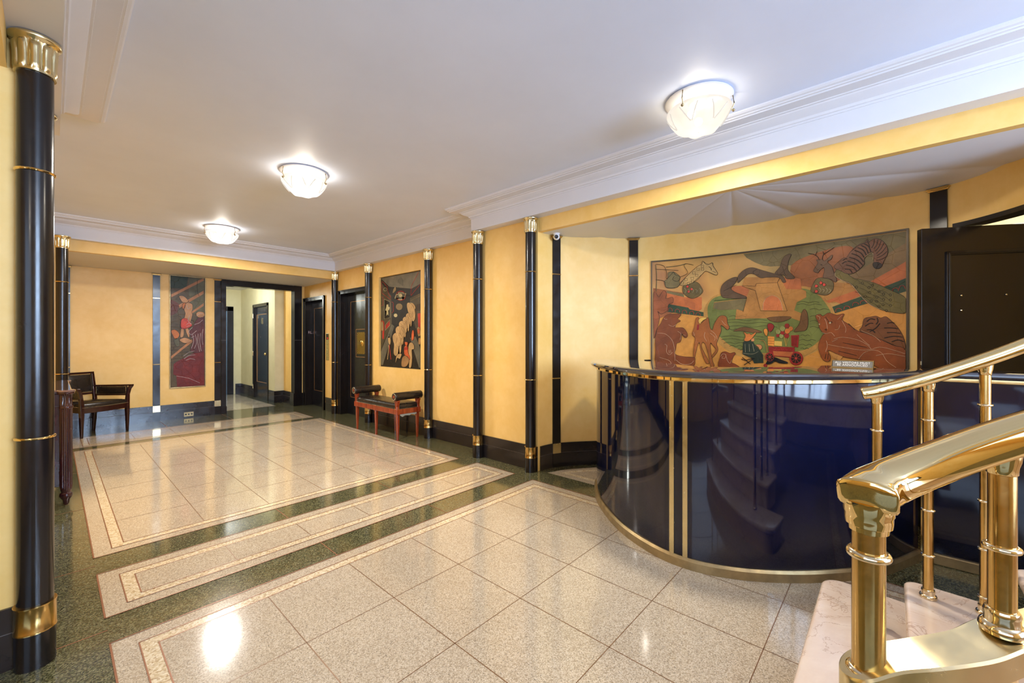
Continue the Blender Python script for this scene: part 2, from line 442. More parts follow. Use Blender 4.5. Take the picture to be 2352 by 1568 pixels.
# ------------------------------------------------------------------ ceilings, beams and cornice
c = MB(); c.box(-.5, 3.8, -1.0, 7.4, ZC, ZC+.12); c.box(-2.4, 3.8, -3.4, -1.0, 3.3, 3.4); c.box(-2.4, 3.8, -1.06, -1.0, ZC, 3.3)
struct(c.build('ceiling', M['ceiling']))
c = MB(); c.box(-.05, WR+.2, 7.312, 8.9, ZN+.001, ZN+.12); c.box(.9, 3.6, 8.9, 12, 2.52, 2.62)
struct(c.build('ceiling_rear', M['white']))
c = MB(); c.box(-2.4, -.171, -1.0, 2.74, ZN, ZN+.1); struct(c.build('ceiling_alcove', M['white']))
def niche_ceiling():
    """fan of scalloped plaster folds springing from the middle of the front edge"""
    mb = MB(); cx, cy = 3.245, .845; N = 180; rows = []; rings = 14
    cre = [-92, -62, -38, -13, 14, 40, 66, 92]
    rim = []
    for i in range(N+1):
        q, n = niche.at(niche.len*i/N, .0); rim.append(q)
    rim = [Vector((3.245, 2.6, 0))]+rim+[Vector((3.40, -.72, 0)), Vector((3.245, -.72, 0))]
    for q in rim:
        a = math.degrees(math.atan2(q.y-cy, q.x-cx)); k = 0
        while k < len(cre)-2 and a > cre[k+1]: k += 1
        t = min(1, max(0, (a-cre[k])/(cre[k+1]-cre[k]))); s = (2*t-1)**2
        row = []
        for j in range(rings+1):
            r = j/rings
            z = ZN + .004 + .014*r*s*s - .006*r
            row.append((cx+(q.x-cx)*r*1.012, cy+(q.y-cy)*r*1.012, z))
        rows.append(row)
    mb.loft(rows, False, False, False)
    o = struct(mb.build('ceiling_niche', M['white'], smooth=14))
niche_ceiling()
b = MB()
b.box(3.13, 3.243, -1.0, 3.46, ZB, ZC); b.box(3.243, 3.9, -1.0, 3.46, ZB, ZC)          # right beam
b.box(3.33, WR+.32, 3.46, 7.22, ZB, ZC)                                               # far right
b.box(-.3, WR+.32, 7.22, 7.302, ZB, ZC)                                               # across the back
b.box(-.12, .03, -1.0, 3.65, ZB, ZC); b.box(-.5, -.2, 3.65, 7.22, ZB, ZC); b.box(-2.4, -.12, -1.0, 2.75, ZB, ZC); b.box(-.5, -.12, 2.75, 3.65, ZB, ZC)
struct(b.build('trim_1', M['white']))
b = MB()
b.box(3.243, 3.30, -1.3, 2.60, ZN, ZB); b.box(.04, WR+.1, 7.302, 7.36, ZN+.0, ZB); b.box(-.17, -.12, -1.0, 2.585, ZN, ZB)
struct(b.build('trim_2', M['paint']))
def cornice():
    path = [(3.13, -1.0), (3.13, 3.46), (3.33, 3.46), (3.33, 7.22), (-.2, 7.22), (-.2, 3.65), (.03, 3.65), (.03, -1.0)]
    prof = [(-.02, 2.640), (.006, 2.640), (.008, 2.652), (.016, 2.654), (.022, 2.668), (.040, 2.676), (.062, 2.684), (.078, 2.695), (.082, 2.702), (.092, 2.704), (.094, 2.710),
            (.172, 2.712), (.174, 2.720), (.184, 2.722), (.186, 2.729), (.198, 2.733), (.206, 2.742), (.208, 2.756), (-.02, 2.756)]
    n = len(path); rows = []
    for i, p in enumerate(path):
        p = Vector(p); d0 = (p-Vector(path[i-1])).normalized() if i else None
        d1 = (Vector(path[i+1])-p).normalized() if i < n-1 else None
        n0 = Vector((-d0.y, d0.x)) if d0 else None; n1 = Vector((-d1.y, d1.x)) if d1 else None
        if n0 is None: m = n1
        elif n1 is None: m = n0
        else: m = (n0+n1)/(1+n0.dot(n1))
        rows.append([(p.x+m.x*o, p.y+m.y*o, z) for o, z in prof])
    mb = MB(); mb.loft(rows, True, False, True)
    struct(mb.build('trim_3', M['white'], smooth=25))
cornice()

# ------------------------------------------------------------------ skirtings
def skirt(name, segs):
    mb = MB()
    for (x0, y0, x1, y1, nx, ny) in segs:
        for (h0, h1, t) in ((0, .142, .014), (.146, .243, .012)):
            mb.m = 0; a = (x0, y0); b_ = (x1, y1); c_ = (x1+nx*t, y1+ny*t); d_ = (x0+nx*t, y0+ny*t); mb.prism([a, b_, c_, d_], h0, h1)
        t = .0105; mb.m = 1; mb.prism([(x0, y0), (x1, y1), (x1+nx*t, y1+ny*t), (x0+nx*t, y0+ny*t)], .142, .146)
    return struct(mb.build(name, [M['skirting'], M['seam']]))
skirt('baseboard_right', [(WR, 3.46, WR, 6.10, -1, 0), (WR, 7.27, WR, 7.78, -1, 0), (3.24, 2.60, 3.24, 3.46, -1, 0), (3.24, 3.46, WR, 3.46, 0, 1)])
skirt('baseboard_back', [(.04, WB, 2.0, WB, 0, -1), (3.36, WB, WR, WB, 0, -1)])
skirt('baseboard_left', [(-2.3, 2.585, -.09, 2.585, 0, -1), (-.09, 2.585, -.09, 3.65, 1, 0), (-.29, 3.65, -.09, 3.65, 0, 1), (-.29, 3.65, -.29, 7.11, 1, 0), (-.29, 7.11, .04, 7.11, 0, -1), (.04, 7.11, .04, WB, 1, 0)])
skirt('baseboard_corridor', [(3.11, 9.49, 3.11, 9.82, -1, 0), (3.11, 10.9, 3.11, 11.8, -1, 0), (3.11, 9.49, 3.285, 9.49, 0, -1), (3.285, 8.95, 3.285, 9.49, -1, 0), (2.99, 11.8, 3.11, 11.8, 0, -1)])
mb = MB(); niche.shelf(mb, 0, .014, 0, .142, .03, S_DOOR, 80); niche.shelf(mb, 0, .012, .146, .243, .03, S_DOOR, 80); mb.m = 1; niche.shelf(mb, 0, .0105, .142, .146, .03, S_DOOR, 80)
struct(mb.build('baseboard_niche', [M['skirting'], M['seam']]))
mb = MB(); niche.shelf(mb, -.10, .012, 2.068, 2.098, S_DOOR, niche.len, 24); struct(mb.build('trim_4', M['lacquer_door']))

# ------------------------------------------------------------------ corridor opening frame
mb = MB()
mb.box(2.0, OX0+.004, WB-.03, WB+.14, 0, OZ+.1); mb.box(OX1-.004, 3.362, WB-.03, WB+.14, 0, OZ+.1); mb.box(2.0, 3.362, WB-.031, WB+.141, OZ-.012, ZN-.003)
mb.box(3.20, 3.372, WB-.038, WB+.15, 0, .25); mb.box(1.995, 2.085, WB-.036, WB+.15, 0, .13)
mb.m = 1; mb.box(2.0, OX0+.004, WB-.0315, WB, 1.295, 1.303); mb.box(OX1, 3.362, WB-.0315, WB, 1.295, 1.303)
struct(mb.build('trim_5', [M['lacquer'], M['seam']], bevel=.006))

# ------------------------------------------------------------------ lift doors in the right wall
def lift(name, y0, y1, h, fo0, fo1, ftop):
    """door leaf set back .11 m in the wall, black casing around it"""
    L = MB(); X = WR+.115
    L.box(X, X+.04, y0, y1, 0, h)
    root = struct(L.build(name, M['lacquer_door']))
    f = MB()
    f.box(WR-.025, WR+.02, fo0, y0+.012, 0, ftop); f.box(WR-.025, WR+.02, y1-.012, fo1, 0, ftop); f.box(WR-.025, WR+.02, fo0, fo1, h-.012, ftop)
    f.box(WR+.01, X+.002, y0-.002, y0+.012, 0, h); f.box(WR+.01, X+.002, y1-.012, y1+.002, 0, h); f.box(WR+.01, X+.002, y0, y1, h-.012, h+.003)
    f.box(WR-.034, WR, fo1-.022, fo1, 0, ftop); f.box(WR-.034, WR, fo0, fo0+.022, 0, ftop); f.box(WR-.034, WR, fo0, fo1, ftop-.022, ftop)
    f.build('door_frame', M['lacquer'], root, bevel=.004)
    g = MB(); a0, a1, z0, z1, wd = y0+.12, y1-.12, .30, h-.14, .008
    for (p, q, r, s_) in ((a0, a0+wd, z0, z1), (a1-wd, a1, z0, z1), (a0, a1, z0, z0+wd), (a0, a1, z1-wd, z1)): g.box(X-.003, X+.001, p, q, r, s_)
    g.build('inlay_line', M['gilt'], root)
    return root, X
lift1, XL = lift('door_1', E1[0], E1[1], H1, 7.81, 8.765, 2.135)
lift2, XL = lift('door_2', E2[0], E2[1], H2, 6.19, 7.235, 2.17)
def text(name, body, size, parent, m, loc, rot, extrude=.001, align='CENTER', space=1.0):
    cu = bpy.data.curves.new(name, 'FONT'); cu.body = body; cu.size = size; cu.extrude = extrude; cu.align_x = align; cu.align_y = 'CENTER'
    cu.space_character = space
    t = bpy.data.objects.new(name, cu); COL.objects.link(t)
    dg = bpy.context.evaluated_depsgraph_get(); me = bpy.data.meshes.new_from_object(t.evaluated_get(dg)); me.name = name
    bpy.data.objects.remove(t); me.materials.clear(); me.materials.append(m)
    o = bpy.data.objects.new(name, me); COL.objects.link(o)
    if parent is not None:
        o.parent = parent; off = wloc(parent)
    else: off = Vector((0, 0, 0))
    o.location = Vector(loc)-off; o.rotation_euler = rot
    return o
text('floor_letters', 'RL', .075, lift1, M['letter_pink'], (WR+.075, E1[1]-.0135, 1.455), (PI/2, 0, 0), .0008)
# sunburst plaque on the nearer lift door
yc, zc, hw, hh = 6.64, 1.25, .165, .185
p = MB(); p.box(XL-.006, XL+.001, yc-hw-.045, yc+hw+.045, zc-hh-.055, zc+hh+.055)
pl = p.build('plaque', M['lacquer_door'], lift2)
g = MB()
for (a, b_, c_, d_) in ((yc-hw-.045, yc-hw-.037, zc-hh-.055, zc+hh+.055), (yc+hw+.037, yc+hw+.045, zc-hh-.055, zc+hh+.055), (yc-hw-.045, yc+hw+.045, zc-hh-.055, zc-hh-.047), (yc-hw-.045, yc+hw+.045, zc+hh+.047, zc+hh+.055)): g.box(XL-.009, XL-.005, a, b_, c_, d_)
g.build('plaque_border', M['gilt'], pl)
g = MB(); NR = 44
for k in range(NR):
    a = 2*PI*k/NR; d = 2*PI/NR*.29
    def edge(t):
        cx, sx = math.cos(t), math.sin(t); r = min(hw/max(1e-6, abs(cx)), hh/max(1e-6, abs(sx))); return (yc+r*cx, zc+r*sx)
    q0, q1 = edge(a-d), edge(a+d); i0 = (yc+.05*math.cos(a-d*.8), zc+.05*math.sin(a-d*.8)); i1 = (yc+.05*math.cos(a+d*.8), zc+.05*math.sin(a+d*.8))
    V = [(XL-.012, *i0), (XL-.012, *i1), (XL-.012, *q1), (XL-.012, *q0), (XL-.006, *i0), (XL-.006, *i1), (XL-.006, *q1), (XL-.006, *q0)]
    g.add(V, [(0, 1, 2, 3), (7, 6, 5, 4), (0, 4, 5, 1), (1, 5, 6, 2), (2, 6, 7, 3), (3, 7, 4, 0)])
rows = []
for k, (r, x) in enumerate(((.062, .004), (.058, .014), (.04, .024), (.015, .03), (.001, .031))): rows.append([(XL-x, yc+r*.85*math.cos(2*PI*i/18), zc+r*math.sin(2*PI*i/18)) for i in range(18)])
g.loft(rows, True, False, True)
g.build('sunburst_relief', M['gold'], pl, smooth=40)

# ------------------------------------------------------------------ corridor doors
d = MB(); d.box(3.135, 3.175, 9.92, 10.79, 0, 2.045)
door3 = struct(d.build('door_3', M['lacquer_door']))
f = MB(); f.box(3.09, 3.19, 9.855, 9.925, 0, 2.1); f.box(3.09, 3.19, 10.785, 10.855, 0, 2.1); f.box(3.09, 3.19, 9.855, 10.855, 2.04, 2.11)
f.build('door_frame', M['lacquer'], door3, bevel=.004)
g = MB()
for (a, b_, c_, d_) in ((10.02, 10.035, .36, 1.88), (10.675, 10.69, .36, 1.88), (10.02, 10.69, .36, .375), (10.02, 10.69, 1.865, 1.88)): g.box(3.127, 3.136, a, b_, c_, d_)
g.build('panel_moulding', M['gilt'], door3)
g = MB(); g.sphere((3.095, 10.0, 1.0), .032, 14, 8); g.tube([(3.14, 10.0, 1.0), (3.09, 10.0, 1.0)], .012, 8)
g.build('door_knob', M['brass'], door3, smooth=60)
g = MB(); g.box(3.128, 3.136, 10.32, 10.40, 1.66, 1.79); g.build('number_plate', M['brass'], door3)
for z in (.25, 1.0, 1.85):
    g = MB(); g.cyl((3.085, 10.80, 0), .012, z-.05, z+.05, 10); g.build('hinge', M['nickel'], door3, smooth=40)
d = MB(); d.box(2.13, 2.89, 11.84, 11.88, 0, 2.03)
door4 = struct(d.build('door_4', simple('blue_grey_steel', (128, 152, 170), .25, metal=.3)))
f = MB(); f.box(2.82, 2.945, 11.77, 11.86, 0, 2.1); f.box(2.08, 2.14, 11.77, 11.86, 0, 2.1); f.box(2.08, 2.945, 11.77, 11.86, 2.0, 2.11); f.build('door_frame', M['lacquer'], door4, bevel=.004)
g = MB()
for x in (2.60, 2.68, 2.76): g.box(x, x+.03, 11.83, 11.845, .05, 1.98)
g.build('door_ribs', M['lacquer'], door4)
g = MB(); g.box(2.2, 2.8, 11.82, 11.842, .06, .12); g.build('kick_rail', M['nickel'], door4)

# ------------------------------------------------------------------ open black door in the niche
A = Vector((4.015, -.15, 0)); B = Vector((4.285, -.655, 0)); dv = (B-A).normalized(); nv = Vector((-dv.y, dv.x, 0))
if nv.x > 0: nv = -nv
def leaf(mb, a0, a1, t0, t1, z0, z1):
    q = [A+dv*a0+nv*t0, A+dv*a1+nv*t0, A+dv*a1+nv*t1, A+dv*a0+nv*t1]
    mb.prism([(p_.x, p_.y) for p_ in q], z0, z1)
d = MB(); leaf(d, 0, .86, 0, -.045, .01, 2.065)
door5 = struct(d.build('door_5', M['lacquer_door'], bevel=.003))
g = MB()
for (a0, a1, z0, z1) in ((.135, .16, .30, 1.90), (.70, .725, .30, 1.90), (.135, .725, 1.875, 1.90), (.135, .725, .30, .325)): leaf(g, a0, a1, -.002, .012, z0, z1)
for (a0, a1, z0, z1) in ((.145, .152, .31, 1.89), (.145, .715, 1.882, 1.889)): leaf(g, a0, a1, .01, .017, z0, z1)
g.build('panel_moulding', M['lacquer_door'], door5, bevel=.004)
g = MB(); q = A-dv*.002; g.box(q.x-.004, q.x+.03, q.y-.002, q.y+.004, 1.13, 1.155); g.build('latch_plate', M['bronze'], door5)
g = MB()
for (a, z) in ((.22, 1.60), (.46, 1.60), (.22, 1.5)):
    q = A+dv*a+nv*.004; g.sphere((q.x, q.y, z), .006, 8, 6)
g.build('screw_heads', M['nickel'], door5)

# ------------------------------------------------------------------ glazed street entrance behind the camera
fr = MB()
for x in (.35, 1.0, 1.62, 1.70, 2.32, 2.97): fr.box(x, x+.08, -3.3, -3.22, .85, 3.1)
for z in (.85, 2.32, 3.02): fr.box(.35, 3.05, -3.3, -3.22, z, z+.08)
for x in (.55, .78, 2.52, 2.74): fr.box(x, x+.02, -3.28, -3.24, .9, 3.1)
door6 = struct(fr.build('door_6', M['lacquer']))
g = MB(); g.box(.36, 3.04, -3.265, -3.255, .86, 3.09); g.build('pane', M['glass'], door6)
# ------------------------------------------------------------------ engaged columns
R = .052
def make_column(loc, label, group):
    t = thing('column', label, 'column', loc, 0, group)
    def part(name, mb, m, sm=35): return mb.build(name, m, t, smooth=sm, local=True)
    mb = MB(); mb.lathe((0, 0, 0), [(R, .24), (R, 2.37)], 40); part('shaft', mb, M['lacquer'])
    mb = MB(); mb.lathe((0, 0, 0), [(R+.006, 0), (R+.006, .142)], 40); part('base', mb, M['lacquer'])
    mb = MB(); mb.lathe((0, 0, 0), [(R, .14), (R+.009, .14), (R+.009, .146), (R+.0075, .149), (R+.0075, .238), (R+.009, .241), (R+.009, .247), (R, .247)], 40); part('base_band', mb, M['brass_post'])
    for z in (.91, 1.975):
        mb = MB(); mb.torus((0, 0, z), R+.001, .0055, 40, 8); part('ring', mb, M['brass'])
    NP = 10
    def petals(a, k):
        if k < 3 or k > 9: return 0
        u = (a*NP/(2*PI)) % 1; x = abs(2*u-1); v = (k-3)/6
        tongue = max(0, 1-(x/.8)**2) if v < .78 else max(0, 1-(x/.8)**2-(v-.78)*4.5)
        rib = max(0, 1-x/.12)*.3
        return .009*max(0, tongue)**.5 - .002*rib*(v < .7)
    prof = [(R-.002, 2.362), (R+.007, 2.363), (R+.007, 2.374), (R+.002, 2.378), (R+.002, 2.395), (R+.002, 2.415), (R+.003, 2.438), (R+.005, 2.458), (R+.007, 2.470), (R+.009, 2.480), (R+.013, 2.488), (R+.020, 2.492), (R+.023, 2.498), (R+.022, 2.506), (R+.016, 2.509), (R-.01, 2.5095)]
    mb = MB(); mb.lathe((0, 0, 0), prof, 176, True, petals); part('capital', mb, M['brass_pale'], 50)
    return t
GC = 'black engaged columns with brass capitals'
col0 = make_column((-.046, 2.555, 0), 'large black column with brass capital nearest the camera, beside the left edge', GC)
for x, y, lab in ((-.055, 3.35, 'black column hidden behind the large near left column, only its capital edge showing'),
                  (.075, 7.12, 'black column with brass capital rising behind the mahogany console and armchair'),
                  (3.375, 7.325, 'farthest black column on the right wall, between the two lift doors'),
                  (3.372, 6.145, 'black column standing behind the bench, left of the tall street scene picture'),
                  (3.372, 4.575, 'black column right of the bench and the tall street scene picture'),
                  (3.19, 3.415, 'black column at the stepped wall corner, between bench and counter'),
                  (3.195, 2.655, 'black column at the niche corner, nearest the left end of the counter')):
    dup(col0, (x, y, 0), 0, lab, GC)

# ------------------------------------------------------------------ flat pilasters
PW = .0445
def make_pilaster(loc, rot, label, group):
    t = thing('pilaster', label, 'pilaster', loc, rot, group)
    def part(name, mb, m, bv=0): return mb.build(name, m, t, bevel=bv, local=True)
    T = .018
    mb = MB(); mb.box(-PW, PW, -T, 0, .24, 2.345); part('shaft', mb, M['lacquer'])
    mb = MB(); mb.box(-PW-.002, PW+.002, -T-.003, 0, 0, .142); part('base', mb, M['lacquer'])
    mb = MB(); mb.box(-PW-.002, PW+.002, -T-.003, 0, .142, .243); part('base_band', mb, M['brass_pale'])
    for z in (.91, 1.975):
        mb = MB(); mb.box(-PW-.003, PW+.003, -T-.004, 0, z-.006, z+.006); part('ring', mb, M['brass'], .002)
    mb = MB()
    for k, (z, e) in enumerate(((2.345, .006), (2.352, .011), (2.36, .017))): mb.box(-PW-e, PW+e, -T-e, 0, z, z+.009)
    part('capital', mb, M['brass'], .002)
    return t
GP = 'flat black pilasters with brass bands'
pil0 = make_pilaster((1.128, WB, 0), 0, 'flat black pilaster on the back wall between armchair and tall acrobat panel', GP)
dup(pil0, (.128, WB, 0), 0, 'flat black pilaster on the back wall, in the corner behind the armchair', GP)
dup(pil0, (1.952, WB, 0), 0, 'flat black pilaster against the left jamb of the corridor opening', GP)
for s, lab in ((.250, 'flat black pilaster below the security camera at the left of the niche'),
               (1.089, 'flat black pilaster left of the animal mural, rising behind the counter'),
               (3.395, 'flat black pilaster above the open black door, right of the animal mural')):
    q, n = niche.at(s); dup(pil0, (q.x, q.y, 0), math.atan2(-n.x, n.y)+PI, lab, GP)

# ------------------------------------------------------------------ ceiling bowls
LAMPS = []
def make_lamp(loc, label):
    t = thing('ceiling_lamp', label, 'ceiling light', loc, 0, 'frosted glass bowl ceiling lights')
    mb = MB(); mb.lathe((0, 0, 0), [(.001, -.004), (.186, -.004), (.19, -.009), (.182, -.014), (.06, -.018), (.05, -.03), (.001, -.03)], 48)
    mb.build('canopy', M['white'], t, smooth=40, local=True)
    def pet(a, k):
        u = (a*6/(2*PI)) % 1; x = abs(2*u-1); return [0, 0, .002, .005, .008, .010, .012, .014, .014, 0, 0, 0, 0][min(k, 12)]*(1-x*1.6)
    prof = [(.150, -.030), (.178, -.030), (.180, -.036), (.172, -.052), (.158, -.072), (.141, -.092), (.124, -.110), (.106, -.127), (.090, -.138), (.070, -.141), (.046, -.143), (.022, -.145), (.002, -.146)]
    prof = [(r, z*1.09-.04) for r, z in prof]
    mb = MB(); mb.lathe((0, 0, 0), prof, 96, False, pet)
    for k in range(6):
        a = 2*PI*k/6
        for sgn in (-1, 1):
            mb.tube([(r*math.cos(a+sgn*da), r*math.sin(a+sgn*da), z) for r, z, da in ((.177, -.096, .30), (.162, -.122, .22), (.142, -.150, .13), (.122, -.173, .03))], .003, 6)
    mb.build('glass_bowl', M['shade'], t, smooth=60, local=True)
    for a in (.9, .9+2*PI/3, .9+4*PI/3):
        mb = MB(); ca, sa = math.cos(a), math.sin(a)
        mb.tube([(.184*ca, .184*sa, -.012), (.192*ca, .192*sa, -.06), (.176*ca, .176*sa, -.098)], .0035, 6); mb.sphere((.188*ca, .188*sa, -.10), .0085, 10, 7)
        mb.build('finial', M['bronze'], t, smooth=50, local=True)
    for x in (-.06, .06):
        mb = MB(); mb.sphere((x, .02, -.105), .024, 12, 8); mb.build('bulb', M['bulb'], t, smooth=60, local=True)
    return t
lamp0 = make_lamp((2.62, .863, ZC), 'largest ceiling light, a scalloped glass bowl above the curved counter')
dup(lamp0, (1.465, 3.76, ZC), .35, 'glass bowl ceiling light in the middle of the lobby ceiling')
dup(lamp0, (1.475, 6.40, ZC), .2, 'farthest glass bowl ceiling light, by the back cornice')

# ------------------------------------------------------------------ reception counter
DK = [(3.60, 2.02), (3.34, 1.985), (3.12, 1.875), (2.87, 1.68), (2.60, 1.37), (2.455, 1.08), (2.425, .86), (2.485, .66), (2.615, .455), (2.81, .25), (3.09, .035), (3.45, -.125)]
desk = Curve(DK, (2.2, .2))      # 'inner' side of this curve = the public side (out of the counter)
for i, p in enumerate(desk.P):
    if desk.N[i].dot(Vector((3.45, .92, 0))-p) > 0: desk.N[i] = -desk.N[i]
dt = thing('reception_counter', 'curved midnight blue lacquered reception counter with black stone top', 'counter', (2.95, .9, 0))
mb = MB(); desk.sweep(mb, [(-.03, .04), (-.012, .04), (-.012, 1.086), (-.03, 1.086)], .12, desk.len, 110); mb.build('front_panel', M['counter'], dt, smooth=30)
mb = MB(); desk.sweep(mb, [(-.03, 0), (.006, 0), (.006, .048), (-.004, .062), (-.03, .062)], .12, desk.len, 110); mb.build('plinth', M['bronze'], dt, smooth=30)
mb = MB(); desk.sweep(mb, [(-.03, 1.062), (-.003, 1.062), (.004, 1.068), (.004, 1.084), (-.03, 1.084)], .12, desk.len, 110); mb.build('top_trim', M['brass_bright'], dt, smooth=30)
mb = MB(); desk.sweep(mb, [(-.50, 1.086), (.020, 1.086), (.034, 1.090), (.040, 1.099), (.041, 1.108), (.036, 1.117), (.026, 1.122), (.012, 1.1235), (-.50, 1.1235)], .10, desk.len, 120); mb.build('countertop', M['countertop'], dt, smooth=30)
def desk_u(x, y):
    return min(((p-Vector((x, y, 0))).length, s) for p, s in zip(desk.P, desk.S))[1]
for x, y in ((2.432, .945), (2.428, .872)):
    u = desk_u(x, y); mb = MB(); desk.sweep(mb, [(-.014, .062), (-.004, .062), (-.004, 1.064), (-.014, 1.064)], u-.0125, u+.0125, 4); 
    desk.sweep(mb, [(-.014, .062), (-.001, .062), (-.001, 1.064), (-.014, 1.064)], u-.0135, u-.0105, 2)
    mb.build('brass_strip', M['brass_pale'], dt, smooth=30)
# straight run of the counter toward the stairs
st = thing('counter_return', 'straight dark lacquered counter section behind the far stair railing', 'counter', (3.5, -.7, 0))
mb = MB(); mb.box(3.462, 3.49, -1.30, -.128, .04, 1.086); mb.build('front_panel', M['counter'], st)
mb = MB(); mb.box(3.444, 3.49, -1.30, -.126, 0, .062); mb.build('plinth', M['bronze'], st, bevel=.006)
mb = MB(); mb.box(3.446, 3.49, -1.30, -.126, 1.062, 1.084); mb.build('top_trim', M['brass_bright'], st, bevel=.002)
mb = MB(); mb.box(3.408, 3.72, -.70, -.127, 1.086, 1.1235); mb.box(3.408, 3.49, -1.30, -.70, 1.086, 1.1235); mb.build('countertop', M['countertop'], st, bevel=.014)
mb = MB(); mb.box(3.452, 3.463, -.137, -.126, .06, 1.064); mb.build('corner_strip', M['brass'], st)
# cable grommet
mb = MB(); mb.lathe((3.50, 1.58, 1.1236), [(.001, 0), (.026, 0), (.032, .004), (.022, .007), (.001, .005)], 24)
g_ = mb.build('cable_grommet', M['plastic_black'], None, smooth=40); tag(g_, 'small dark round cable grommet at the back of the counter top', 'cable grommet')

# ------------------------------------------------------------------ sign on the counter
ZT = 1.124
sg = thing('desk_sign', 'small grey sign in brass frame telling visitors to be announced, on the counter', 'sign', (3.385, .185, ZT))
a0 = Vector((3.41, .29, 0)); a1 = Vector((3.355, .082, 0)); du = (a1-a0).normalized(); dn = Vector((du.y, -du.x, 0))
if dn.x > 0: dn = -dn
rotz = math.atan2(du.y, du.x)
def sp(u, w_, z): q = a0+du*u+dn*w_; return (q.x, q.y, z)
LN = (a1-a0).length
def sbox(mb, u0, u1, w0, w1, z0, z1):
    lean = .22
    V = [sp(u, w_-(z-ZT)*lean, z) for z in (z0, z1) for (u, w_) in ((u0, w0), (u1, w0), (u1, w1), (u0, w1))]
    mb.add(V, [(0, 3, 2, 1), (4, 5, 6, 7), (0, 1, 5, 4), (1, 2, 6, 5), (2, 3, 7, 6), (3, 0, 4, 7)])
mb = MB(); sbox(mb, .004, LN-.004, 0, .004, ZT+.006, ZT+.047); mb.build('face', M['sign_grey'], sg)
mb = MB(); sbox(mb, 0, LN, -.004, .008, ZT, ZT+.007); sbox(mb, 0, LN, -.002, .006, ZT+.045, ZT+.050); sbox(mb, LN-.004, LN, -.002, .006, ZT+.006, ZT+.046); sbox(mb, 0, .002, -.002, .006, ZT+.006, ZT+.046); sbox(mb, 0, LN, -.04, .0, ZT, ZT+.004)
mb.build('frame', M['brass'], sg)
tilt = math.atan(.22)
for body, z in (('ALL VISITORS MUST', ZT+.0335), ('BE ANNOUNCED', ZT+.0185)):
    q = Vector(sp(LN/2, .0046-(z-ZT)*.22, z))
    text('lettering', body, .0188, sg, M['letter'], q, (PI/2-tilt, 0, rotz), .0003, space=1.1)

# ------------------------------------------------------------------ security camera
q, n = niche.at(.20, .075)
cm = thing('security_camera', 'small white dome security camera under the niche ceiling', 'security camera', (q.x, q.y, ZN+.004))
mb = MB(); mb.lathe((0, 0, 0), [(.001, 0), (.034, 0), (.034, -.012), (.028, -.018), (.001, -.018)], 24); mb.build('mount', M['plastic_white'], cm, smooth=40, local=True)
mb = MB(); mb.sphere((0, 0, -.038), .033, 20, 14); mb.build('housing', M['plastic_white'], cm, smooth=60, local=True)
vd = Vector((-q.x, -q.y, -.85)).normalized(); rows = []
xx = vd.cross(Vector((0, 0, 1))).normalized(); yy = vd.cross(xx)
for r, d_ in ((.001, .036), (.010, .036), (.016, .035), (.019, .030), (.019, .02)): rows.append([tuple(Vector((0, 0, -.038))+vd*d_+xx*r*math.cos(2*PI*i/20)+yy*r*math.sin(2*PI*i/20)) for i in range(20)])
mb = MB(); mb.loft(rows, True, False, True); mb.build('lens', M['plastic_black'], cm, smooth=40, local=True)

# ------------------------------------------------------------------ stairs to the street doors
stair = thing('staircase', 'rosy marble stairs climbing to the right from the lobby floor', 'stairs', (1.6, -.1, 0))
NY = [.245, -.035, -.312, -.59, -.865]; XE = [2.50, 2.315, 2.27, 2.27, 2.27]; RH = .17
def tread_poly(y, xe, back, rr, x0=.70):
    pts = [(x0, back), (x0, y)]
    cx, cy = xe-rr, y-rr
    for k in range(9):
        a = PI/2*(1-k/8); pts.append((cx+rr*math.cos(a), cy+rr*math.sin(a)))
    pts.append((xe+(.05 if rr > .1 else -.02), back)); return pts
for i in range(5):
    y = NY[i]; back = NY[i+1]-.02 if i < 4 else -3.2
    xe = XE[i] if i < 4 else 3.46; rr = .07 if i == 0 else .035
    mb = MB()
    tp = tread_poly(y, xe, back, rr if i < 4 else .02); z1 = RH*(i+1)
    n_ = len(tp); rows = []
    cxm = sum(p[0] for p in tp)/n_; cym = sum(p[1] for p in tp)/n_
    def inset(e): 
        out = []
        for (x, yy_) in tp:
            out.append((x-(e if x > cxm else -e)*(1 if abs(x-cxm) > .2 else .0), yy_-(e if yy_ > cym else 0)))
        return out
    for z, e in ((z1-.034, .010), (z1-.030, .003), (z1-.02, 0), (z1-.010, .001), (z1-.003, .006), (z1, .014)): rows.append([(a, b_, z) for a, b_ in inset(e)])
    mb.loft(rows, True, False, True)
    mb.build('tread', M['marble'], stair, smooth=35)
    mb = MB(); mb.prism(inset(.026), z1-RH if i == 0 else RH*i-.03, z1-.032); mb.build('riser', M['marble'], stair)

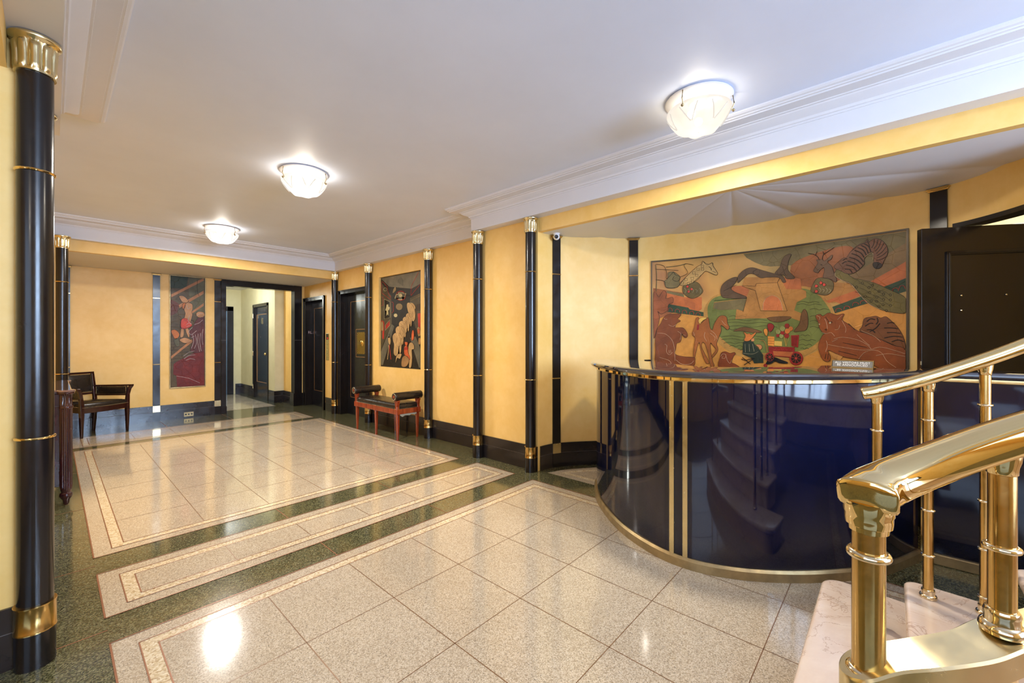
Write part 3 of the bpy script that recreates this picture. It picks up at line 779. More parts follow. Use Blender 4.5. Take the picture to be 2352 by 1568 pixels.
# ------------------------------------------------------------------ brass stair railings
def handrail_rows(path, w_=.031):
    rows = []; P = [Vector(p) for p in path]
    k_ = w_/.031
    prof = [(x*k_, z) for x, z in ((-.032, -.004), (-.0318, .008), (-.030, .0135), (-.024, .0185), (-.013, .0222), (0, .0235), (.013, .0222), (.024, .0185), (.030, .0135), (.0318, .008), (.032, -.004), (.0315, -.016), (.029, -.021), (.024, -.0235), (.010, -.024), (-.010, -.024), (-.024, -.0235), (-.029, -.021), (-.0315, -.016))]
    for i, p in enumerate(P):
        t = (P[min(i+1, len(P)-1)]-P[max(i-1, 0)]).normalized(); side = Vector((-t.y, t.x, 0)).normalized(); upv = side.cross(t); upv = upv if upv.z > 0 else -upv
        fl_ = 1.0+.12*max(0, 1-i/9)
        rows.append([tuple(p+side*x*fl_+upv*z) for x, z in prof])
    return rows
def make_railing(name, label, loc, path, posts, newel_scale):
    t = thing(name, label, 'railing', loc)
    P = catmull(path, 10)
    hr = handrail_rows(P); c0 = sum((Vector(q) for q in hr[0]), Vector())/len(hr[0]); t0 = (P[1]-P[0]).normalized()
    dome = [[tuple(c0+(Vector(q)-c0)*k-t0*d) for q in hr[0]] for k, d in ((.05, .0062), (.5, .0056), (.80, .0044), (.93, .0028), (.985, .0010))]
    mb = MB(); mb.loft(dome+hr, True, False, True)
    mb.build('handrail', M['brass_bright'], t, smooth=50)
    for i, (x, y, z0, z1, r) in enumerate(posts):
        mb = MB(); mb.cyl((x, y, 0), r, z0, z1, 28); po = mb.build('post', M['brass_post'], t, smooth=40)
        z = z1-.135
        k = 0
        while z > z0+.06:
            g = MB(); g.torus((x, y, z), r+.0012, .0045 if r < .019 else .0055, 28, 8); g.build('ring', M['nickel'], po, smooth=60); z -= .168
        g = MB(); g.lathe((x, y, z0), [(r, .0), (r*1.62, 0), (r*1.68, .006), (r*1.55, .012), (r*1.28, .014), (r*1.25, .024), (r*1.32, .028), (r*1.2, .033), (r, .034)], 28); g.build('foot_flange', M['nickel'], po, smooth=50)
        g = MB(); g.lathe((x, y, z1), [(r, -.03), (r*1.12, -.028), (r*1.15, -.018), (r*1.3, -.010), (r*1.45, .012), (r, .016)], 28); g.build('top_collar', M['brass_bright'], po, smooth=50)
    return t
# far rail
fp = [(2.2, .085, 1.088), (2.2, .03, 1.104), (2.2, -.10, 1.160), (2.2, -.24, 1.232), (2.2, -.34, 1.290), (2.2, -.62, 1.46), (2.2, -.90, 1.60)]
far_rail = make_railing('stair_railing', 'slimmer far brass stair railing in front of the dark counter', (2.2, -.1, 0), fp,
    [(2.2, .044, .17, 1.078, .0165), (2.2, -.10, .34, 1.138, .0152), (2.2, -.242, .34, 1.208, .0145), (2.2, -.52, .51, 1.375, .0145), (2.2, -.86, .68, 1.555, .0145)], 1)
# near rail with square ended handrail and curved middle bar
np_ = [(.789, .027, 1.078), (.810, .022, 1.083), (.845, .003, 1.092), (.885, -.045, 1.119), (.917, -.117, 1.161), (.94, -.20, 1.206), (.96, -.30, 1.262), (.98, -.45, 1.35), (1.0, -.62, 1.45)]
near_rail = make_railing('stair_railing', 'big brass newel and handrail closest to the camera at right', (.81, .03, 0), np_,
    [(.917, -.117, .882, 1.138, .0145), (.917, -.117, .34, .848, .0140), (1.0, -.62, .68, 1.43, .015)], 1)
mb = MB(); mb.cyl((.811, .0257, 0), .0198, .17, 1.06, 36); nw = mb.build('newel_post', M['brass_post'], near_rail, smooth=40)
for z in (.985, .812, .64, .47):
    g = MB(); g.torus((.811, .0257, z), .0212, .006, 36, 10); g.build('ring', M['nickel'], nw, smooth=60)
g = MB(); g.lathe((.811, .0257, 1.018), [(.0198, .0), (.0235, .002), (.0240, .009), (.0275, .011), (.0285, .019), (.0285, .026), (.030, .029), (.0302, .046), (.001, .048)], 40)
g.build('newel_cap', M['brass_bright'], nw, smooth=40)
# curved flat bar between newel and second post
bp = [(.794, .056), (.806, .034), (.821, .008), (.842, -.032), (.880, -.082), (.917, -.117), (.965, -.150), (1.02, -.185), (1.10, -.22), (1.2, -.24)]
BP = catmull([(x, y, .806+(.882-.806)*min(1, i/5)) for i, (x, y) in enumerate(bp)], 8); rows = []
for i, p in enumerate(BP):
    t = (BP[min(i+1, len(BP)-1)]-BP[max(i-1, 0)]).normalized(); s_ = Vector((-t.y, t.x, 0)).normalized()
    dd_ = (p-BP[0]).length; wd = .032*math.sqrt(max(.02, 1-(1-min(1, dd_/.034))**2))
    rows.append([tuple(p+s_*wd+Vector((0, 0, -.036))), tuple(p-s_*wd+Vector((0, 0, -.036))), tuple(p-s_*wd+Vector((0, 0, -.003))), tuple(p-s_*(wd-.003)), tuple(p+s_*(wd-.003)), tuple(p+s_*wd+Vector((0, 0, -.003)))])
mb = MB(); mb.loft(rows, True, False, True); mb.build('middle_bar', M['brass_pale'], near_rail, smooth=35)

# ------------------------------------------------------------------ leather bench under the street picture
bx0, bx1, by0, by1 = 2.975, 3.335, 4.70, 5.82
bench = thing('bench', 'red mahogany bench with black leather seat and bolster arms, by the right wall', 'bench', ((bx0+bx1)/2, (by0+by1)/2, 0))
def taper(mb, x, y, z0, z1, a, b_):
    rows = [[(x-s, y-s, z), (x+s, y-s, z), (x+s, y+s, z), (x-s, y+s, z)] for z, s in ((z0, a), (z0+.02, a*1.02), (z1, b_))]
    mb.loft(rows, True, False, True)
ym = (by0+by1)/2
for (x, y) in ((bx0+.03, by0+.03), (bx0+.03, ym), (bx0+.03, by1-.03), (bx1-.03, by0+.03), (bx1-.03, ym), (bx1-.03, by1-.03)):
    mb = MB(); taper(mb, x, y, 0, .345, .011, .020); mb.build('leg', M['mahogany_red'], bench, bevel=.003)
mb = MB()
mb.box(bx0, bx0+.028, by0+.02, by1-.02, .340, .405); mb.box(bx1-.028, bx1, by0+.02, by1-.02, .340, .405); mb.box(bx0+.02, bx1-.02, by0, by0+.028, .340, .405); mb.box(bx0+.02, bx1-.02, by1-.028, by1, .340, .405)
for y in (by0+.02, ym, by1-.02): mb.box(bx0-.004, bx0+.03, y-.024, y+.024, .338, .408); mb.box(bx1-.03, bx1+.004, y-.024, y+.024, .338, .408)
mb.build('apron', M['mahogany_red'], bench, bevel=.004)
mb = MB(); rows = []
sx0, sx1, sy0, sy1 = bx0+.006, bx1-.006, by0+.012, by1-.012
def cush(z, e, up=0):
    out = []
    for k in range(32):
        a = 2*PI*k/32; c_, s_ = math.cos(a), math.sin(a); x = math.copysign(abs(c_)**.16, c_); y = math.copysign(abs(s_)**.16, s_)
        out.append(((sx0+sx1)/2+x*((sx1-sx0)/2-e), (sy0+sy1)/2+y*((sy1-sy0)/2-e), z))
    return out
for z, e in ((.402, .004), (.412, 0), (.440, -.004), (.462, .004), (.474, .02), (.482, .06), (.486, .13)): rows.append(cush(z, e))
mb.loft(rows, True, False, True); seat = mb.build('seat_cushion', M['leather'], bench, smooth=50)
mb = MB()
for k in range(60): 
    y = by0+.03+(by1-by0-.06)*k/59; mb.sphere((bx0+.001, y, .410), .0035, 6, 4)
mb.build('nail_trim', M['nail'], seat, smooth=60); mb = MB()
for k in range(20): mb.sphere((bx0+.03+(bx1-bx0-.06)*k/19, by0+.006, .410), .0035, 6, 4)
mb.build('nail_trim', M['nail'], seat, smooth=60)
for y in (by0+.03, by1-.03):
    for x in (bx0+.022, bx1-.022):
        mb = MB(); rows = [[(x-a, y-b_, z), (x+a, y-b_, z), (x+a, y+b_, z), (x-a, y+b_, z)] for z, a, b_ in ((.405, .020, .024), (.44, .018, .020), (.500, .019, .034), (.512, .022, .040), (.520, .022, .040))]
        mb.loft(rows, True, False, True); mb.build('arm_support', M['mahogany_red'], bench, bevel=.003)
    mb = MB(); rows = []
    for k, (x, r) in enumerate(((bx0-.03, .001), (bx0-.03, .044), (bx0-.024, .050), (bx0-.015, .052), (bx1+.015, .052), (bx1+.024, .050), (bx1+.03, .044), (bx1+.03, .001))): rows.append([(x, y+r*math.cos(2*PI*i/26), .571+r*math.sin(2*PI*i/26)) for i in range(26)])
    mb.loft(rows, True, False, True); bo = mb.build('bolster', M['leather'], bench, smooth=40)
    mb = MB()
    for k in range(26): mb.sphere((bx0-.030, y+.041*math.cos(2*PI*k/26), .571+.041*math.sin(2*PI*k/26)), .0038, 6, 4)
    mb.build('nail_ring', M['nail'], bo, smooth=60)
    mb = MB(); rows = [[(bx0-x, y+r*math.cos(2*PI*i/14), .571+r*math.sin(2*PI*i/14)) for i in range(14)] for x, r in ((.029, .022), (.033, .02), (.036, .010), (.036, .001))]
    mb.loft(rows, True, False, True); mb.build('end_rosette', M['mahogany_red'], bo, smooth=40)
mb = MB(); rows = []
for k in range(8):
    t_ = k/7; x = bx0+.05+.25*t_; rows.append([(x, by0+.004, .342), (x, by0+.008, .342), (x, by0+.008, .325-.025*math.sin(t_*9)**2*(1-t_*.6)), (x, by0+.004, .325-.025*math.sin(t_*9)**2*(1-t_*.6))])
mb.loft(rows, True, False, True); mb.build('torn_lining', M['lining'], bench)

# ------------------------------------------------------------------ leather armchair in the far left corner
FN = Vector((.259, 7.905, 0)); FF = Vector((.728, 8.165, 0)); BF = Vector((.415, 8.49, 0)); BN = Vector((.10, 8.315, 0))
ex = (FF-FN).normalized(); ey = Vector((-ex.y, ex.x, 0))       # ey points to the back
arm = thing('armchair', 'dark mahogany armchair with black studded leather, in the far left corner', 'armchair', ((FN+FF+BF+BN)/4))
def V3(p, z): return (p.x, p.y, z)
def post(mb, p0, p1, sections):
    rows = []
    for t_, z, s, dx, dy in sections:
        p = p0.lerp(p1, t_)+ex*dx+ey*dy; rows.append([V3(p-ex*s-ey*s, z), V3(p+ex*s-ey*s, z), V3(p+ex*s+ey*s, z), V3(p-ex*s+ey*s, z)])
    mb.loft(rows, True, False, True)
for p, sg_ in ((FN, -1), (FF, 1)):
    mb = MB(); post(mb, p, p, [(0, 0, .013, 0, 0), (0, .30, .021, 0, 0), (0, .42, .021, 0, 0), (0, .52, .018, sg_*.006, 0), (0, .60, .019, sg_*.022, -.006), (0, .645, .022, sg_*.045, -.012)]); mb.build('front_leg', M['mahogany'], arm, bevel=.004)
for p in (BF, BN):
    mb = MB(); post(mb, p, p, [(0, 0, .015, 0, .03), (0, .20, .019, 0, .012), (0, .40, .02, 0, 0), (0, .60, .019, 0, .02), (0, .825, .016, 0, .055)]); mb.build('back_leg', M['mahogany'], arm, bevel=.004)
def bar(mb, a, za, b_, zb, w_, h, bow=0):
    rows = []; d = (b_-a).normalized(); s_ = Vector((-d.y, d.x, 0))
    for k in range(9):
        t_ = k/8; p = a.lerp(b_, t_)-ey*bow*math.sin(PI*t_); z = za+(zb-za)*t_
        rows.append([V3(p-s_*w_, z-h), V3(p+s_*w_, z-h), V3(p+s_*w_, z+h), V3(p-s_*w_, z+h)])
    mb.loft(rows, True, False, True)
mb = MB(); bar(mb, FN, .365, FF, .365, .016, .035, .045); bar(mb, FN, .365, BN, .365, .014, .035); bar(mb, FF, .365, BF, .365, .014, .035); bar(mb, BN, .365, BF, .365, .014, .035)
mb.build('seat_rail', M['mahogany'], arm, bevel=.003)
fr_ = [FN.lerp(FF, k/8)-ey*.045*math.sin(PI*k/8) for k in range(9)]; outl = fr_+[BF, BN]
cen = sum(outl, Vector())/len(outl); mb = MB(); rows = []
for z, k in ((.398, .99), (.415, 1.01), (.435, 1.0), (.452, .93), (.463, .78), (.468, .5)): rows.append([V3(cen+(p-cen)*k, z) for p in outl])
mb.loft(rows, True, False, True); st_ = mb.build('seat', M['leather'], arm, smooth=60)
mb = MB()
for a, b_, n_ in ((FN, FF, 44), (FF, BF, 34), (FN, BN, 34)):
    for k in range(n_):
        p = a.lerp(b_, k/(n_-1))-(ey*(.045*math.sin(PI*k/(n_-1))+.019) if a is FN and b_ is FF else Vector()); mb.sphere(V3(p, .406), .0038, 6, 4)
mb.build('nail_trim', M['nail'], st_, smooth=60)
# back rest
mb = MB(); bar(mb, BN+ey*.055, .835, BF+ey*.055+ex*.012, .835, .019, .014); mb.build('top_rail', M['mahogany'], arm, bevel=.004); mb = MB(); bar(mb, BN+ey*.018, .545, BF+ey*.018, .545, .014, .015); mb.build('lower_rail', M['mahogany'], arm, bevel=.004)
def pad(mb, a, b_, z0, z1, th, nrm, top_shift=Vector(), bulge=.022):
    rows = []; NX, NZ = 10, 8
    G = {}
    for side in (0, 1):
        for i in range(NX+1):
            for j in range(NZ+1):
                u, v = i/NX, j/NZ; bl = (1-(2*u-1)**4)*(1-(2*v-1)**4); p = a.lerp(b_, u)+top_shift*v+nrm*((th/2+bulge*bl) if side == 0 else -th/2-bulge*.5*bl)
                G[side, i, j] = V3(p, z0+(z1-z0)*v)
    keys = list(G); idx = {k: n for n, k in enumerate(keys)}; F = []
    for i in range(NX):
        for j in range(NZ):
            F.append((idx[0, i, j], idx[0, i+1, j], idx[0, i+1, j+1], idx[0, i, j+1])); F.append((idx[1, i, j], idx[1, i, j+1], idx[1, i+1, j+1], idx[1, i+1, j]))
    for i in range(NX): F.append((idx[0, i, 0], idx[1, i, 0], idx[1, i+1, 0], idx[0, i+1, 0])); F.append((idx[0, i, NZ], idx[0, i+1, NZ], idx[1, i+1, NZ], idx[1, i, NZ]))
    for j in range(NZ): F.append((idx[0, 0, j], idx[0, 0, j+1], idx[1, 0, j+1], idx[1, 0, j])); F.append((idx[0, NX, j], idx[1, NX, j], idx[1, NX, j+1], idx[0, NX, j+1]))
    mb.add([G[k] for k in keys], F)
def studs(mb, a, b_, z0, z1, nrm, off, top_shift=Vector()):
    for k in range(22):
        for v, z in ((0, z0), (1, z1)): mb.sphere(V3(a.lerp(b_, k/21)+nrm*off+top_shift*v, z), .0035, 6, 4)
    for k in range(16):
        for p in (a, b_): mb.sphere(V3(p+nrm*off+top_shift*k/15, z0+(z1-z0)*k/15), .0035, 6, 4)
ba, bb = BN+ex*.024+ey*.018, BF-ex*.024+ey*.018
mb = MB(); pad(mb, ba, bb, .565, .815, .026, -ey, ey*.036); bk = mb.build('backrest', M['leather'], arm, smooth=50)
mb = MB(); studs(mb, ba+ex*.006, bb-ex*.006, .572, .808, -ey, .0165, ey*.036); mb.build('nail_trim', M['nail'], bk, smooth=60)
for p0, p1, sg_ in ((FN, BN, -1), (FF, BF, 1)):
    a = p0+ex*sg_*.02; b_ = p1+ey*.012; dd = (b_-a).normalized(); nr = Vector((-dd.y, dd.x, 0))
    if nr.dot(cen-a) < 0: nr = -nr
    mb = MB(); bar(mb, p0+ex*sg_*.05-ey*.035, .652, p1+ey*.02, .648, .019, .010); bar(mb, a, .515, b_, .515, .010, .010); mb.build('arm_rest', M['mahogany'], arm, bevel=.004)
    mb = MB(); pad(mb, a.lerp(b_, .05), b_.lerp(a, .05), .525, .640, .018, nr, Vector(), .012); ap = mb.build('arm_pad', M['leather'], arm, smooth=50)
    mb = MB(); studs(mb, a.lerp(b_, .07), b_.lerp(a, .07), .530, .634, nr, .011); mb.build('nail_trim', M['nail'], ap, smooth=60)

# ------------------------------------------------------------------ mahogany console behind the big column
cy0, cy1, cx0, cx1 = 4.80, 6.02, -.275, .112
con = thing('console_cabinet', 'plum mahogany console with fluted round legs, half hidden behind the big column', 'cabinet', ((cx0+cx1)/2, (cy0+cy1)/2, 0))
mb = MB(); mb.box(cx0, cx1-.03, cy0+.06, cy1-.06, .15, .875); mb.build('body', M['mahogany_purple'], con, bevel=.004)
mb = MB(); mb.box(cx0, cx1-.022, cy0+.05, cy1-.05, .772, .782); mb.build('moulding', M['mahogany'], con, bevel=.003); mb = MB(); mb.box(cx0, cx1-.022, cy0+.05, cy1-.05, .145, .158); mb.build('moulding', M['mahogany'], con, bevel=.003)
mb = MB(); mb.box(cx0, cx1-.01, cy0+.04, cy1-.04, .875, .890)
for y in (cy0+.036, cy1-.036): mb.cyl((cx1-.038, y, 0), .048, .8755, .8896, 28)
mb.build('cornice', M['mahogany_purple'], con, bevel=.004)
mb = MB(); mb.box(cx0, cx1-.006, cy0+.035, cy1-.035, .890, .908)
for y in (cy0+.036, cy1-.036): mb.cyl((cx1-.038, y, 0), .052, .8905, .9074, 28)
mb.build('stone_top', M['rose_stone'], con, bevel=.005)
for x, y in ((cx1-.038, cy0+.036), (cx1-.038, cy1-.036)):
    def flute(a, k): return -.0045*abs(math.sin(a*10)) if k in (8, 9, 12, 13) else 0
    prof = [(.010, 0), (.017, .012), (.022, .045), (.034, .062), (.038, .075), (.036, .092), (.026, .100), (.030, .112), (.034, .125), (.035, .14), (.035, .755), (.038, .762), (.040, .772), (.035, .785), (.035, .868), (.040, .874)]
    # order: turned foot, fluted shaft, ring, fluted neck
    prof = prof[:8]+[(.0355, .145), (.0355, .755)]+[(.040, .765), (.040, .776)]+[(.0355, .786), (.0355, .866)]+[(.040, .875)]
    mb = MB(); mb.lathe((x, y, 0), prof, 120, True, flute); mb.build('fluted_leg', M['mahogany_purple'], con, smooth=40)
for x, y in ((cx0+.04, cy0+.1), (cx0+.04, cy1-.1)):
    mb = MB(); mb.cyl((x, y, 0), .024, 0, .15, 16); mb.build('back_foot', M['mahogany'], con, smooth=40)

# ------------------------------------------------------------------ small fittings
ot = thing('wall_outlet', 'wide brass outlet plate set in the skirting of the back wall', 'outlet', (1.545, WB-.016, .055))
mb = MB(); mb.box(1.48, 1.61, WB-.018, WB-.0135, .02, .092); mb.build('plate', M['bronze'], ot, bevel=.002)
for x in (1.505, 1.545, 1.585):
    mb = MB(); mb.cyl((0, 0, 0), .013, 0, .003, 14); 
    mb.v = [(x+a, WB-.018-c_, .056+b_) for a, b_, c_ in mb.v]; mb.build('socket', M['plastic_black'], ot)
cp = thing('lift_call_panel', 'tall narrow brass call button panel beside the farther lift door', 'call panel', (WR, 7.70, 1.17))
mb = MB(); mb.box(WR-.008, WR, 7.645, 7.765, .93, 1.425); mb.build('plate', M['brass_pale'], cp, bevel=.003)
mb = MB(); mb.box(WR-.011, WR-.007, 7.66, 7.75, 1.31, 1.415); mb.build('display', M['plastic_black'], cp)
mb = MB(); mb.box(WR-.013, WR-.010, 7.668, 7.71, 1.318, 1.352); mb.build('red_indicator', M['red_lamp'], cp)
for z in (1.22, 1.15, 1.06, .99):
    mb = MB(); mb.sphere((WR-.008, 7.705, z), .009, 10, 6); mb.build('button', M['bronze'] if z > 1.1 else M['nickel'], cp, smooth=50)
PAL=[(206, 116, 64), (126, 66, 32), (20, 18, 18), (104, 88, 50), (154, 88, 40), (38, 48, 36), (44, 30, 20), (104, 76, 54), (184, 148, 90), (205, 140, 62), (178, 132, 66), (52, 70, 46), (192, 110, 50), (146, 80, 44), (226, 190, 150), (138, 70, 28), (88, 72, 46), (92, 40, 36), (190, 140, 96), (50, 60, 36), (96, 92, 66), (206, 190, 190), (112, 32, 24), (98, 44, 26), (204, 70, 50), (176, 120, 78), (70, 52, 36), (40, 34, 26), (196, 180, 130), (104, 98, 80), (196, 158, 104), (168, 126, 78), (84, 74, 54), (206, 96, 50), (176, 52, 40), (120, 112, 92), (150, 124, 80), (112, 98, 62), (186, 102, 54), (224, 142, 58), (108, 94, 46), (112, 118, 58), (140, 140, 80), (128, 62, 30), (142, 34, 30), (206, 70, 56), (150, 88, 48), (88, 66, 46), (112, 76, 42), (200, 130, 80), (128, 100, 62), (172, 118, 58), (186, 130, 66), (172, 96, 54), (118, 70, 34), (214, 196, 150), (214, 170, 80), (116, 74, 50)]
